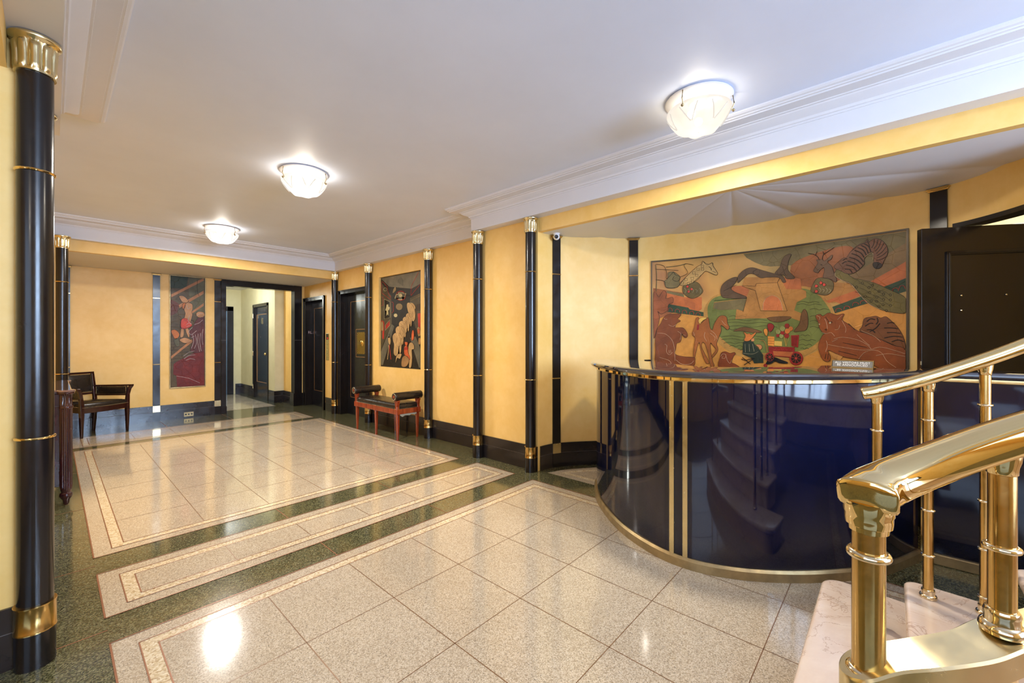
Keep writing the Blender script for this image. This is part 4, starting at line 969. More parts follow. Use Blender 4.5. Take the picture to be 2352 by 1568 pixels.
M1=[(0,37,0.6,1,[2173,2141,3224,2103,3224,1876,3011,1796,2709,1831,2541,1942,2269,1977]),
(0,46,0.9,1,[2488,1949,2709,2038,2902,2045,2939,1889,2788,1764,2626,1720,2541,1748]),
(0,46,0.8,0,[1286,1841,1578,1777,1589,1704,1544,1539,1339,1373,1290,1311]),
(0,9,1.0,0,[1339,1520,1578,1621,1829,1530,1974,1254,2173,1113,2541,1126,2692,1220,2725,1495,2865,1556,3011,1594,3220,1509,3220,1046,1292,942,1292,1250]),
(0,50,1.4,0,[2891,1814,3223,2018,3223,1876,3020,1756,2897,1733]),
(0,38,1.6,0,[3020,1756,3223,1880,3223,1755,3084,1701]),
(0,11,1.8,0,[3084,1701,3223,1758,3223,1660,3152,1639]),
(0,51,2.0,0,[2667,1679,2791,1773,2885,1756,2959,1655,2785,1602,2723,1621]),
(0,38,2.2,0,[2736,1624,2948,1699,2965,1654,2839,1591,2791,1616,2754,1604]),
(0,11,2.6,0,[2779,1572,2965,1644,3004,1587,2797,1519]),
(0,37,1.5,0,[1417,1809,1580,1766,1588,1723,1421,1774]),
(0,38,1.6,0,[1417,1783,1588,1732,1750,1723,1750,1608,1720,1584,1429,1671]),
(0,11,2.6,0,[1433,1671,1627,1625,1635,1608,1766,1574,1766,1533,1425,1590]),
(0,53,2.4,0,[1580,1715,1689,1668,1689,1602,1596,1656]),
(0,10,2.0,1,[1765,1579,1829,1703,1933,1754,2173,1802,2541,1769,2692,1704,2780,1551,2765,1377,2692,1250,2592,1168,2434,1127,2202,1125,2015,1176,1871,1299,1797,1415]),
(0,41,3.0,1,[1802,1600,1839,1691,1933,1731,2173,1769,2541,1748,2668,1692,2741,1592,2771,1503,2733,1378,2684,1289,2601,1224,2452,1193,2193,1188,2015,1243,1913,1333,1829,1414]),
(1,6,3.2,4.0,1,[1995,1524,2030,1532,2065,1517,2100,1528,2134,1516]),
(1,6,3.2,4.0,1,[1964,1491,2053,1498,2139,1482,2224,1491,2306,1478]),
(1,6,3.2,4.0,1,[1954,1463,2055,1470,2154,1454,2250,1463,2343,1450]),
(1,6,3.2,4.0,1,[1974,1429,2080,1436,2183,1420,2283,1430,2380,1417]),
(1,6,3.2,4.0,1,[1964,1401,1992,1409,2020,1396,2048,1407,2075,1396]),
(1,6,3.2,4.0,1,[1928,1333,2019,1342,2107,1328,2194,1339,2278,1328]),
(1,6,3.2,4.0,1,[1923,1305,2018,1314,2110,1300,2200,1312,2288,1301]),
(1,6,3.2,4.0,1,[1944,1271,1992,1280,2040,1267,2088,1279,2134,1268]),
(1,6,3.2,4.0,1,[1995,1243,2023,1252,2050,1239,2078,1251,2105,1240]),
(1,6,3.2,4.0,1,[2065,1210,2078,1219,2090,1206,2103,1218,2115,1207]),
(1,6,3.2,4.0,1,[2532,1606,2577,1611,2622,1596,2666,1604,2709,1592]),
(1,6,3.2,4.0,1,[2541,1626,2579,1631,2618,1616,2655,1625,2692,1612]),
(1,6,3.2,4.0,1,[2626,1560,2660,1566,2692,1552,2725,1561,2757,1550]),
(1,6,3.2,4.0,1,[2626,1500,2660,1506,2692,1493,2725,1502,2757,1491]),
(1,6,3.2,4.0,1,[2626,1460,2658,1466,2688,1453,2719,1463,2749,1452]),
(1,6,3.2,4.0,1,[2626,1409,2653,1417,2680,1404,2707,1414,2733,1404]),
(1,6,3.2,4.0,1,[2558,1340,2575,1348,2592,1336,2609,1346,2626,1336]),
(1,6,3.2,4.0,1,[2549,1299,2579,1307,2609,1295,2639,1306,2668,1296]),
(1,6,3.2,4.0,1,[2549,1258,2573,1267,2597,1255,2620,1266,2643,1256]),
(1,6,3.2,4.0,1,[2558,1228,2573,1236,2588,1224,2603,1236,2618,1226]),
(0,51,5,0,[1860,1667,2134,1690,2164,1765,2103,1808,2125,1884,2407,1860,2560,1828,2567,1736,2599,1718,2601,1664,2532,1626,2513,1558,2571,1527,2558,1462,2497,1490,2173,1501,2045,1498,2055,1589,1923,1589,1855,1610]),
(0,37,5.4,0,[1860,1661,2142,1689,2110,1570,2065,1589,1913,1589,1858,1609]),
(0,53,5.6,0,[1974,1717,2025,1809,2103,1808,2162,1765,2136,1690]),
(0,53,5.8,0,[2407,1855,2560,1828,2567,1734,2452,1748]),
(0,52,7,0,[2221,1818,2385,1810,2461,1556,2255,1567,2212,1755]),
(0,0,8.5,0,[2272,1572,2276,1632,2297,1679,2343,1700,2389,1678,2414,1634,2427,1562]),
(1,6,3,8,0,[2103,1803,2212,1755,2255,1567,2461,1556,2385,1810,2221,1818,2212,1794,2103,1808]),
(1,6,3,8,0,[2385,1810,2407,1855]),
(1,6,3,8,0,[1860,1684,2142,1689,2110,1564]),
(1,14,2.4,9,1,[2272,1572,2276,1632,2297,1679,2343,1700,2389,1678,2414,1634,2427,1562]),
(0,47,9,1,[2065,1847,2072,1905,2125,1955,2188,1967,2269,1932,2362,1892,2421,1869,2450,1814,2427,1809,2398,1854,2306,1866,2255,1866,2202,1906,2154,1911,2110,1874,2075,1842]),
(0,47,9,1,[2366,1891,2407,1949,2424,2010,2457,2045,2491,2044,2472,1993,2467,1911,2519,1838,2457,1837,2434,1873]),
(0,47,9,1,[1921,1743,1925,1811,1964,1859,2025,1890,2062,1887,2047,1841,2010,1793,2040,1755,2144,1693,1964,1701]),
(0,48,6,1,[2510,1376,2551,1442,2565,1523,2585,1564,2608,1531,2614,1440,2597,1385,2549,1376]),
(0,48,6,1,[2306,1500,2407,1509,2492,1500,2434,1466,2362,1462]),
(0,48,6,1,[2030,1386,2105,1421,2193,1406,2264,1374,2202,1368,2105,1385]),
(1,6,3,10,1,[2226,1949,2193,1926,2207,1903]),
(1,6,3,10,1,[2425,1947,2443,1882,2461,1859]),
(1,6,3,10,1,[1946,1770,2015,1804,2055,1818]),
(0,8,8,1,[1549,1869,1627,1955,1705,2023,1750,2047,1758,2076,1788,2051,1822,2039,1844,2053,1855,2016,1892,1947,1881,1928,1848,1944,1788,1974,1750,1944,1720,1906,1674,1876,1588,1849]),
(1,6,3,9,0,[1556,1888,1581,1887,1580,1863,1558,1865,1556,1888]),
(1,6,3,9,0,[1591,1919,1617,1917,1615,1894,1593,1896,1591,1919]),
(1,6,3,9,0,[1650,1927,1675,1925,1673,1902,1652,1904,1650,1927]),
(1,6,3,9,0,[1692,1953,1717,1950,1715,1928,1694,1929,1692,1953]),
(1,6,3,9,0,[1665,1980,1690,1978,1689,1955,1667,1956,1665,1980]),
(1,6,3,9,0,[1704,2014,1728,2011,1727,1988,1706,1990,1704,2014]),
(1,6,3,9,0,[1746,2010,1770,2007,1769,1984,1747,1986,1746,2010]),
(1,6,3,9,0,[1746,2038,1770,2036,1769,2013,1747,2015,1746,2038]),
(1,6,3,9,0,[1615,1876,1640,1874,1638,1851,1617,1852,1615,1876]),
(1,6,3,9,0,[1654,1894,1679,1892,1677,1869,1655,1870,1654,1894]),
(1,6,4,9.5,1,[1549,1869,1627,1955,1705,2023,1750,2047,1758,2076,1796,2038,1848,2047,1854,2016,1892,1947,1881,1928,1848,1944,1788,1974,1750,1944,1674,1876]),
(1,6,6,9.5,1,[1815,2016,1833,1998,1837,1977]),
(1,6,4,9.5,1,[1848,1968,1878,1953]),
(0,37,8,1,[1397,1904,1429,1928,1433,1987,1477,1997,1517,1972,1549,1936,1541,1894,1545,1860,1509,1833,1461,1828,1413,1843]),
(1,6,4,9.5,1,[1315,2086,1389,2063,1417,1997,1417,1929,1469,1976,1485,1996,1501,1965,1549,1936,1525,1896,1477,1916,1493,1949]),
(1,6,4,9.5,1,[1549,1936,1620,1972,1588,2042,1604,2066,1674,2046]),
(1,6,4,9,1,[1307,2035,1405,2023,1533,2005]),
(1,6,4,9,1,[1311,1926,1397,1904,1413,1843,1509,1833,1545,1860]),
(1,37,8,7,1,[1311,2082,1320,1952,1315,1805]),
(1,37,8,7,1,[1604,2066,1525,2052,1413,2049]),
(0,3,7,1,[1573,1833,1604,1865,1643,1883,1712,1869,1750,1813,1758,1771,1705,1725,1643,1720,1580,1774]),
(0,45,9,1,[1609,1844,1621,1848,1632,1834,1620,1823,1609,1828]),
(0,45,9,1,[1648,1816,1660,1820,1671,1806,1659,1795,1648,1801]),
(0,45,9,1,[1620,1793,1633,1797,1644,1783,1631,1772,1620,1778]),
(1,55,2.4,8.5,1,[1588,1824,1604,1798,1596,1773]),
(1,55,2.4,8.5,1,[1624,1807,1639,1796,1631,1771]),
(1,55,2.4,8.5,1,[1659,1819,1674,1793,1666,1769]),
(1,55,2.4,8.5,1,[1693,1802,1709,1791,1701,1767]),
(1,55,2.4,8.5,1,[1728,1815,1743,1789,1735,1765]),
(0,3,7,1,[2635,1712,2647,1765,2679,1816,2742,1809,2785,1774,2782,1707,2742,1672,2686,1685]),
(0,45,9,1,[2663,1761,2674,1765,2685,1750,2673,1739,2663,1744]),
(0,45,9,1,[2695,1785,2706,1788,2716,1773,2705,1762,2695,1768]),
(0,45,9,1,[2717,1767,2728,1771,2738,1756,2727,1745,2717,1751]),
(0,45,9,1,[2663,1717,2674,1721,2685,1706,2673,1695,2663,1700]),
(1,55,2.4,8.5,1,[2692,1738,2705,1714,2692,1692]),
(1,55,2.4,8.5,1,[2714,1722,2727,1712,2714,1690]),
(1,55,2.4,8.5,1,[2736,1734,2748,1710,2736,1688]),
(1,55,2.4,8.5,1,[2757,1718,2770,1708,2757,1686]),
(0,7,8,1,[2654,1880,2663,1906,2683,1945,2673,1971,2692,1967,2711,1970,2730,1954,2779,1996,2773,1963,2748,1944,2776,1902,2791,1848,2809,1786,2797,1773,2773,1798,2720,1819,2727,1863,2723,1902,2692,1875,2683,1861]),
(1,6,5,9,1,[2692,1967,2683,1991,2660,2016,2616,2036]),
(1,6,5,9,1,[2667,2013,2676,2040]),
(1,6,5,9,1,[2714,1968,2720,2005,2754,2030,2792,2055]),
(1,6,5,9,1,[2723,2008,2717,2033]),
(1,6,6,9,1,[2702,1927,2714,1920]),
(1,6,3,9,1,[2679,1884,2692,1887]),
(0,57,8,1,[2791,1893,2821,1934,2850,1959,2874,1963,2897,2003,2942,2047,2984,2061,2998,2084,3012,2063,3042,2081,3079,2065,3111,2018,3119,1961,3100,1908,3079,1855,3052,1850,3036,1871,3039,1910,3034,1975,3012,1978,2982,1933,2979,1890,2925,1835,2874,1831,2839,1857]),
(1,6,8,9.5,1,[2863,1869,2893,1861,2908,1834]),
(1,6,8,9.5,1,[2871,1901,2911,1881,2937,1844]),
(1,6,8,9.5,1,[2878,1933,2925,1906,2956,1861]),
(1,6,8,9.5,1,[2890,1960,2939,1931,2973,1884]),
(1,6,8,9.5,1,[2905,1987,2949,1958,2979,1911]),
(1,6,8,9.5,1,[2923,2010,2960,1984,2984,1939]),
(1,6,8,9.5,1,[2941,2029,2975,2003,2995,1959]),
(1,6,8,9.5,1,[2962,2043,2991,2017,3006,1973]),
(1,6,8,9.5,1,[2982,2051,3007,2028,3020,1987]),
(1,6,8,9.5,1,[2844,1915,2865,1929,2871,1923]),
(1,6,8,9.5,1,[2850,1941,2869,1953,2874,1947]),
(1,6,5,9.5,1,[3042,2076,3038,2039,3025,2011]),
(1,6,5,9.5,1,[3063,2070,3055,2031,3039,2002]),
(1,6,5,9.5,1,[3082,2058,3069,2016,3047,1983]),
(1,6,5,9.5,1,[3098,2038,3080,1996,3053,1964]),
(1,6,5,9.5,1,[3110,2008,3088,1972,3057,1946]),
(1,6,5,9.5,1,[3116,1972,3090,1946,3056,1929]),
(1,6,5,9.5,1,[3112,1934,3086,1918,3051,1912]),
(1,6,5,9.5,1,[2998,2073,3011,2038,3015,2013]),
(0,6,9,1,[3036,1896,3063,1896,3087,1875,3076,1854,3052,1852,3036,1871]),
(1,14,3,9.2,1,[2979,1940,3012,1971,3034,1967,3034,1918]),
(1,6,4,9.2,1,[2897,2003,2942,2039,2987,2057,3015,2059]),
(0,40,7,1,[2797,1847,2809,1872,2839,1879,2862,1854,2908,1797,2965,1773,3042,1740,3126,1683,3223,1606,3223,1505,3147,1509,3074,1537,3009,1587,2954,1663,2903,1747,2850,1782,2803,1817]),
(1,6,3,8.2,1,[2926,1719,2934,1729,2942,1718,2934,1708,2926,1719]),
(1,6,2,8.2,1,[2925,1722,2900,1747,2871,1761]),
(1,6,3,8.2,1,[2963,1748,2970,1757,2978,1747,2970,1737,2963,1748]),
(1,6,2,8.2,1,[2961,1751,2937,1775,2908,1790]),
(1,6,3,8.2,1,[3001,1709,3009,1718,3017,1707,3009,1698,3001,1709]),
(1,6,2,8.2,1,[3000,1711,2976,1735,2948,1750]),
(1,6,3,8.2,1,[3023,1724,3031,1733,3038,1723,3031,1714,3023,1724]),
(1,6,2,8.2,1,[3022,1727,2998,1751,2970,1765]),
(1,6,3,8.2,1,[3007,1669,3015,1678,3022,1668,3015,1658,3007,1669]),
(1,6,2,8.2,1,[3006,1672,2982,1695,2954,1709]),
(1,6,3,8.2,1,[2979,1643,2987,1652,2995,1641,2987,1632,2979,1643]),
(1,6,2,8.2,1,[2978,1645,2954,1669,2925,1683]),
(1,6,3,8.2,1,[3048,1630,3055,1639,3063,1629,3055,1620,3048,1630]),
(1,6,2,8.2,1,[3046,1633,3023,1656,2995,1670]),
(1,6,3,8.2,1,[3061,1675,3068,1684,3076,1673,3068,1664,3061,1675]),
(1,6,2,8.2,1,[3060,1678,3036,1701,3009,1715]),
(1,6,3,8.2,1,[3088,1651,3095,1661,3102,1650,3095,1641,3088,1651]),
(1,6,2,8.2,1,[3086,1654,3063,1677,3036,1691]),
(1,6,3,8.2,1,[3015,1604,3023,1614,3030,1603,3023,1594,3015,1604]),
(1,6,2,8.2,1,[3014,1607,2990,1630,2962,1644]),
(1,6,3,8.2,1,[3048,1598,3055,1608,3063,1597,3055,1588,3048,1598]),
(1,6,2,8.2,1,[3046,1601,3023,1624,2995,1638]),
(1,6,3,8.2,1,[3088,1609,3095,1619,3102,1608,3095,1599,3088,1609]),
(1,6,2,8.2,1,[3086,1612,3063,1635,3036,1649]),
(1,6,3,8.2,1,[3127,1641,3134,1650,3141,1640,3134,1631,3127,1641]),
(1,6,2,8.2,1,[3126,1644,3103,1667,3076,1680]),
(1,6,3,8.2,1,[3127,1603,3134,1612,3141,1602,3134,1593,3127,1603]),
(1,6,2,8.2,1,[3126,1606,3103,1629,3076,1642]),
(1,6,3,8.2,1,[3085,1571,3092,1580,3100,1570,3092,1561,3085,1571]),
(1,6,2,8.2,1,[3084,1574,3060,1597,3034,1610]),
(1,6,3,8.2,1,[3127,1562,3134,1571,3141,1561,3134,1551,3127,1562]),
(1,6,2,8.2,1,[3126,1564,3103,1587,3076,1600]),
(1,6,3,8.2,1,[3061,1559,3068,1568,3076,1558,3068,1548,3061,1559]),
(1,6,2,8.2,1,[3060,1562,3036,1584,3009,1597]),
(1,6,3,8.2,1,[3103,1525,3111,1534,3118,1524,3111,1515,3103,1525]),
(1,6,2,8.2,1,[3102,1528,3079,1550,3052,1563]),
(1,14,3,8.2,1,[2797,1847,2803,1817,2850,1778,2903,1743,2954,1659,3009,1583,3074,1535]),
(1,45,4,5,1,[1431,1597,1434,1621,1452,1629,1469,1618,1472,1594]),
(1,45,4,5,1,[1500,1584,1504,1607,1521,1615,1539,1604,1542,1581]),
(1,45,4,5,1,[1568,1570,1571,1593,1588,1601,1606,1590,1609,1567]),
(1,45,4,5,1,[1637,1557,1640,1580,1657,1588,1674,1577,1677,1554]),
(1,45,4,5,1,[1696,1542,1699,1565,1716,1573,1733,1562,1736,1539]),
(1,45,4,5,1,[2802,1530,2805,1551,2821,1558,2836,1551,2841,1539]),
(1,45,4,5,1,[2855,1546,2859,1567,2874,1573,2889,1566,2893,1554]),
(1,45,4,5,1,[2910,1572,2913,1592,2928,1599,2943,1592,2947,1580]),
(1,45,4,5,1,[2958,1584,2961,1604,2976,1610,2990,1603,2995,1591]),
(1,45,4,5,1,[3145,1663,3149,1683,3162,1690,3176,1682,3180,1667]),
(1,45,4,5,1,[3183,1677,3187,1697,3200,1704,3213,1696,3217,1680]),
(0,13,7,1,[1291,1780,1340,1744,1364,1777,1393,1810,1417,1775,1409,1724,1473,1738,1481,1686,1437,1663,1425,1603,1364,1571,1332,1597,1348,1520,1315,1391,1293,1348]),
(0,1,10,1,[1315,1002,1311,1192,1311,1347,1332,1425,1364,1476,1393,1536,1437,1564,1501,1569,1557,1565,1541,1532,1525,1515,1553,1494,1517,1473,1501,1431,1525,1427,1580,1422,1620,1358,1604,1325,1577,1346,1565,1363,1553,1287,1517,1270,1509,1220,1501,1160,1580,1136,1678,1130,1689,1097,1674,1047,1565,1035,1469,1024,1453,1006]),
(1,14,2.6,12,1,[1332,1373,1405,1364,1469,1304,1493,1219,1501,1092]),
(1,14,2.6,12,1,[1397,1261,1421,1244,1417,1185,1445,1151,1477,1177]),
(1,14,2.6,12,1,[1437,1458,1477,1440,1509,1457]),
(1,14,2.6,12,1,[1348,1123,1445,1091,1469,1041]),
(1,14,2.6,12,1,[1525,1389,1557,1363,1549,1304]),
(1,14,2.6,12,1,[1580,1355,1604,1346]),
(1,14,2.6,12,1,[1509,1101,1565,1060,1643,1063,1678,1097]),
(1,14,2.6,12,1,[1441,1198,1444,1168]),
(1,14,2.6,12,1,[1457,1202,1460,1170]),
(1,14,2.6,12,1,[1393,1527,1405,1514,1425,1514]),
(0,4,10,1,[1662,1362,1682,1428,1697,1511,1720,1527,1728,1493,1750,1472,1788,1508,1811,1516,1826,1426,1848,1401,1863,1457,1900,1521,1936,1537,1972,1518,1979,1463,1995,1423,1979,1399,1943,1432,1921,1440,1925,1392,1900,1320,1885,1264,1896,1208,1870,1159,1844,1130,1848,1158,1878,1207,1848,1255,1829,1272,1833,1190,1848,1102,1863,1050,1833,1048,1811,1158,1781,1263,1758,1279,1750,1230,1788,1149,1818,1080,1788,1080,1750,1181,1728,1279,1705,1213,1686,1130,1674,1138,1678,1230,1689,1321]),
(1,14,2.4,12,1,[1781,1378,1773,1337,1796,1288]),
(1,14,2.4,12,1,[1826,1369,1870,1328,1863,1296]),
(1,14,2.4,12,1,[1833,1393,1870,1360,1892,1304]),
(1,14,2.4,12,1,[1929,1488,1951,1455,1972,1439]),
(1,14,2.4,12,1,[1674,1379,1686,1345]),
(0,56,11,1,[1720,1498,1750,1522,1788,1524,1796,1512,1758,1489,1735,1460]),
(0,44,11,0,[1709,1453,1728,1456,1724,1403,1705,1399]),
(0,43,9,1,[1907,1039,1914,1136,1925,1176,1958,1192,2001,1177,2036,1186,2047,1170,2029,1146,2015,1091,2043,1076,2079,1038]),
(1,14,2.4,10.5,1,[1921,1144,1936,1168,1965,1161,1958,1129,1932,1128,1940,1148]),
(1,14,2.4,10.5,1,[1965,1153,1979,1105,2001,1082,2015,1114]),
(0,5,9,0,[2106,1172,2110,1281,2131,1296,2189,1292,2216,1243,2249,1205,2272,1168,2276,1096,2202,1089,2182,1135]),
(0,49,9.5,0,[2175,1311,2202,1319,2202,1292,2182,1288]),
(0,49,9.5,1,[2216,1258,2256,1258,2266,1232,2249,1213,2236,1235]),
(0,12,11,1,[2117,1378,2148,1358,2165,1365,2178,1350,2216,1373,2209,1350,2165,1296,2120,1296,2131,1335]),
(1,55,1.8,10.5,1,[2127,1265,2131,1188]),
(1,55,1.8,10.5,1,[2161,1265,2165,1196]),
(1,55,1.8,10.5,1,[2189,1265,2202,1197]),
(1,55,1.8,10.5,1,[2110,1179,2189,1173,2236,1197]),
(1,2,6,10,0,[2096,1125,2127,1114,2195,1135]),
(1,2,6,10,0,[2106,1140,2172,1081]),
(1,2,6,10,0,[2120,1071,2209,1139]),
(0,44,8,0,[2316,1244,2516,1240,2513,1147,2353,1159,2317,1203]),
(0,38,9,0,[2351,1204,2507,1198,2502,1155,2357,1164]),
(1,45,4,9.5,0,[2353,1214,2507,1211]),
(1,45,3,9.5,0,[2362,1209,2378,1236,2395,1210,2411,1236,2427,1209,2443,1235,2459,1209,2475,1235,2493,1208]),
(0,44,9,0,[2490,1342,2549,1345,2542,1238,2493,1250]),
(1,6,2,10,0,[2500,1335,2500,1253]),
(1,6,2,10,0,[2512,1335,2510,1253]),
(1,6,2,10,0,[2523,1335,2520,1253]),
(1,6,2,10,0,[2534,1335,2529,1253]),
(0,39,8.5,0,[2311,1336,2362,1331,2360,1246,2312,1252]),
(1,6,2,9.5,0,[2313,1315,2361,1312]),
(1,6,2,9.5,0,[2313,1294,2361,1291]),
(1,6,2,9.5,0,[2313,1272,2361,1270]),
(0,56,8.5,0,[2362,1294,2421,1289,2421,1247,2362,1252]),
(0,44,9,0,[2578,1145,2575,1127,2568,1110,2557,1097,2543,1088,2527,1084,2512,1086,2498,1094,2486,1107,2479,1123,2476,1142,2479,1161,2486,1177,2498,1191,2512,1200,2527,1203,2543,1200,2557,1192,2568,1180,2575,1163]),
(0,6,9.8,0,[2564,1145,2562,1130,2555,1117,2546,1107,2534,1102,2521,1101,2509,1106,2499,1115,2493,1128,2491,1142,2493,1157,2499,1170,2509,1180,2521,1186,2534,1186,2546,1181,2555,1172,2562,1159]),
(1,45,3.2,10.6,0,[2490,1151,2565,1136]),
(1,45,3.2,10.6,0,[2506,1180,2548,1107]),
(1,45,3.2,10.6,0,[2535,1187,2520,1100]),
(1,45,3.2,10.6,0,[2559,1169,2496,1118]),
(1,45,3.4,10.4,1,[2571,1145,2569,1129,2563,1115,2553,1103,2541,1096,2527,1093,2514,1094,2502,1101,2492,1112,2486,1126,2484,1142,2486,1158,2492,1173,2502,1184,2514,1192,2527,1195,2541,1192,2553,1185,2563,1175,2569,1161,2571,1145]),
(0,45,11,0,[2536,1144,2533,1137,2527,1134,2522,1137,2519,1143,2522,1150,2527,1153,2533,1150]),
(0,44,9,0,[2364,1151,2362,1138,2357,1126,2348,1116,2338,1110,2327,1107,2315,1109,2305,1115,2297,1124,2291,1136,2289,1149,2291,1162,2297,1174,2305,1184,2315,1190,2327,1193,2338,1191,2348,1185,2357,1176,2362,1164]),
(0,6,9.8,0,[2353,1151,2352,1140,2347,1131,2340,1124,2331,1120,2322,1120,2313,1123,2306,1130,2302,1139,2300,1149,2302,1160,2306,1169,2313,1176,2322,1180,2331,1180,2340,1177,2347,1170,2352,1161]),
(1,45,3.2,10.6,0,[2299,1156,2354,1144]),
(1,45,3.2,10.6,0,[2311,1176,2342,1124]),
(1,45,3.2,10.6,0,[2332,1181,2321,1119]),
(1,45,3.2,10.6,0,[2350,1168,2303,1132]),
(1,45,3.4,10.4,1,[2358,1151,2357,1140,2352,1129,2345,1121,2337,1116,2327,1113,2317,1115,2308,1120,2301,1128,2296,1138,2295,1149,2296,1161,2301,1171,2308,1179,2317,1185,2327,1187,2337,1185,2345,1180,2352,1172,2357,1162,2358,1151]),
(0,45,11,0,[2333,1150,2331,1145,2327,1143,2323,1145,2321,1150,2323,1155,2327,1157,2331,1155]),
(1,56,2.4,8.4,0,[2452,1247,2443,1330]),
(1,56,2.4,8.4,0,[2452,1247,2457,1330]),
(1,56,2.4,8.4,0,[2452,1247,2434,1330]),
(1,56,2.4,8.4,0,[2452,1247,2475,1330]),
(0,42,10.1,0,[2445,1401,2443,1391,2438,1383,2430,1379,2421,1379,2413,1384,2407,1392,2405,1402,2407,1412,2413,1420,2421,1424,2430,1424,2438,1419,2443,1411]),
(0,44,10.0,0,[2477,1425,2475,1416,2471,1409,2463,1405,2455,1406,2448,1410,2443,1417,2442,1426,2443,1435,2448,1442,2455,1446,2463,1446,2471,1442,2475,1434]),
(0,12,9.95,0,[2505,1400,2503,1391,2498,1385,2492,1381,2484,1381,2477,1385,2473,1392,2471,1401,2473,1409,2477,1416,2484,1419,2492,1419,2498,1415,2503,1408]),
(0,12,10.1,0,[2483,1380,2481,1370,2475,1362,2467,1358,2459,1358,2451,1362,2445,1370,2443,1380,2445,1390,2451,1398,2459,1402,2467,1402,2475,1398,2481,1390]),
(0,42,10.0,0,[2410,1375,2408,1366,2403,1358,2396,1354,2388,1354,2380,1359,2375,1366,2374,1375,2375,1384,2380,1392,2388,1395,2396,1395,2403,1391,2408,1384]),
(0,44,9.9,0,[2442,1364,2440,1356,2435,1349,2429,1346,2422,1346,2415,1349,2411,1356,2409,1364,2411,1372,2415,1379,2422,1382,2429,1382,2435,1378,2440,1372]),
(0,42,9.9,0,[2433,1336,2431,1328,2426,1321,2420,1317,2413,1317,2406,1321,2402,1328,2400,1336,2402,1344,2406,1351,2413,1354,2420,1354,2426,1350,2431,1344]),
(0,44,10.0,0,[2475,1338,2473,1329,2468,1322,2461,1318,2453,1318,2446,1322,2441,1330,2439,1339,2441,1348,2446,1355,2453,1359,2461,1359,2468,1355,2473,1347]),
(0,44,9.7,0,[2402,1341,2401,1335,2397,1330,2392,1327,2386,1327,2381,1330,2378,1335,2376,1341,2378,1348,2381,1353,2386,1356,2392,1356,2397,1353,2401,1348]),
(0,44,8.5,1,[2308,1438,2334,1450,2360,1426,2343,1384,2320,1379]),
(0,39,8.5,1,[2280,1396,2302,1404,2311,1374,2302,1337,2283,1364]),
(1,52,5,8.5,1,[2250,1294,2278,1294,2297,1256,2306,1192]),
(1,52,4,8.5,1,[2325,1384,2327,1336]),
(0,2,10,1,[2299,1096,2325,1137,2366,1147,2416,1126,2461,1110,2457,1097,2398,1100,2371,1114,2334,1089,2302,1085]),
(0,44,9,0,[2307,1073,2304,1062,2297,1056,2288,1055,2280,1061,2277,1071,2280,1082,2288,1088,2297,1088,2304,1083]),
(0,54,9,1,[2954,1374,2970,1410,2982,1467,3020,1480,3052,1485,3079,1470,3105,1479,3126,1461,3178,1391,3210,1309,3215,1227,3152,1267,3074,1309,3009,1345]),
(1,6,8,10.5,1,[3116,1427,3142,1433,3157,1426]),
(1,6,8,10.5,1,[3100,1393,3142,1392,3178,1384]),
(1,6,8,10.5,1,[3116,1357,3152,1357,3193,1350]),
(1,6,8,10.5,1,[3100,1316,3152,1329,3203,1322]),
(1,6,8,10.5,1,[3142,1288,3178,1302,3210,1288]),
(1,6,8,10.5,1,[2998,1445,3020,1465,3047,1457]),
(1,6,8,10.5,1,[3015,1366,3052,1394,3074,1428]),
(1,6,8,10.5,1,[2987,1409,3015,1430,3036,1429]),
(1,6,8,10.5,1,[2998,1380,3025,1380,3047,1358]),
(1,6,8,10.5,1,[3058,1471,3063,1443,3052,1422]),
(0,15,11,1,[2667,1502,2698,1516,2717,1500,2754,1524,2791,1511,2815,1503,2856,1512,2844,1465,2885,1427,2942,1374,3009,1345,3084,1302,3152,1261,3223,1221,3223,1025,3152,1034,3074,1085,2965,1144,2850,1169,2754,1219,2770,1159,2754,1125,2723,1135,2705,1165,2686,1249,2711,1333,2730,1355,2711,1371,2692,1409,2686,1447]),
(0,52,10.5,0,[2754,1212,2850,1169,2833,1139,2791,1152]),
(1,14,2.4,13,1,[2711,1363,2742,1355,2773,1362,2797,1332]),
(1,14,2.4,13,1,[2791,1310,2850,1324,2942,1302,2998,1266,3025,1231]),
(1,14,2.4,13,1,[2754,1264,2850,1243,2965,1223,3025,1231,3090,1246,3218,1200]),
(1,14,2.4,13,1,[2779,1287,2815,1309]),
(1,14,2.4,13,1,[2844,1457,2868,1398,2865,1361]),
(1,14,2.4,13,1,[2797,1384,2821,1391,2830,1421]),
(1,14,2.4,13,1,[2742,1295,2748,1249,2736,1204]),
(1,14,2.4,13,1,[2948,1150,2982,1202,3036,1224,3084,1204,3116,1142,3167,1096]),
(1,14,2.4,13,1,[3052,1182,3126,1198,3218,1180]),
(1,14,2.4,13,1,[2965,1374,3042,1330,3079,1288]),
(1,14,2.4,13,1,[2937,1345,2993,1281,3015,1259]),
(1,14,2.4,13,1,[2730,1476,2742,1446,2748,1393]),
(1,14,2.4,13,1,[2676,1505,2698,1489,2692,1470]),
(1,14,2.4,13,1,[2815,1466,2844,1502]),
(1,6,4,13.2,1,[2760,1445,2776,1452,2779,1441]),
(1,6,4,13.2,1,[2692,1440,2700,1432]),
(1,6,4,13.2,1,[2730,1385,2742,1393,2739,1374]),
(1,6,4,13.2,1,[2736,1491,2754,1460,2757,1445]),
(1,6,4,13.2,1,[2850,1280,2965,1252,2998,1245]),
(1,6,4,13.2,1,[2821,1213,2937,1179]),
(1,6,4,13.2,1,[2754,1189,2751,1144]),
(1,6,4,13.2,1,[2739,1189,2733,1147]),
(1,6,4,13.2,1,[2885,1434,2925,1382]),
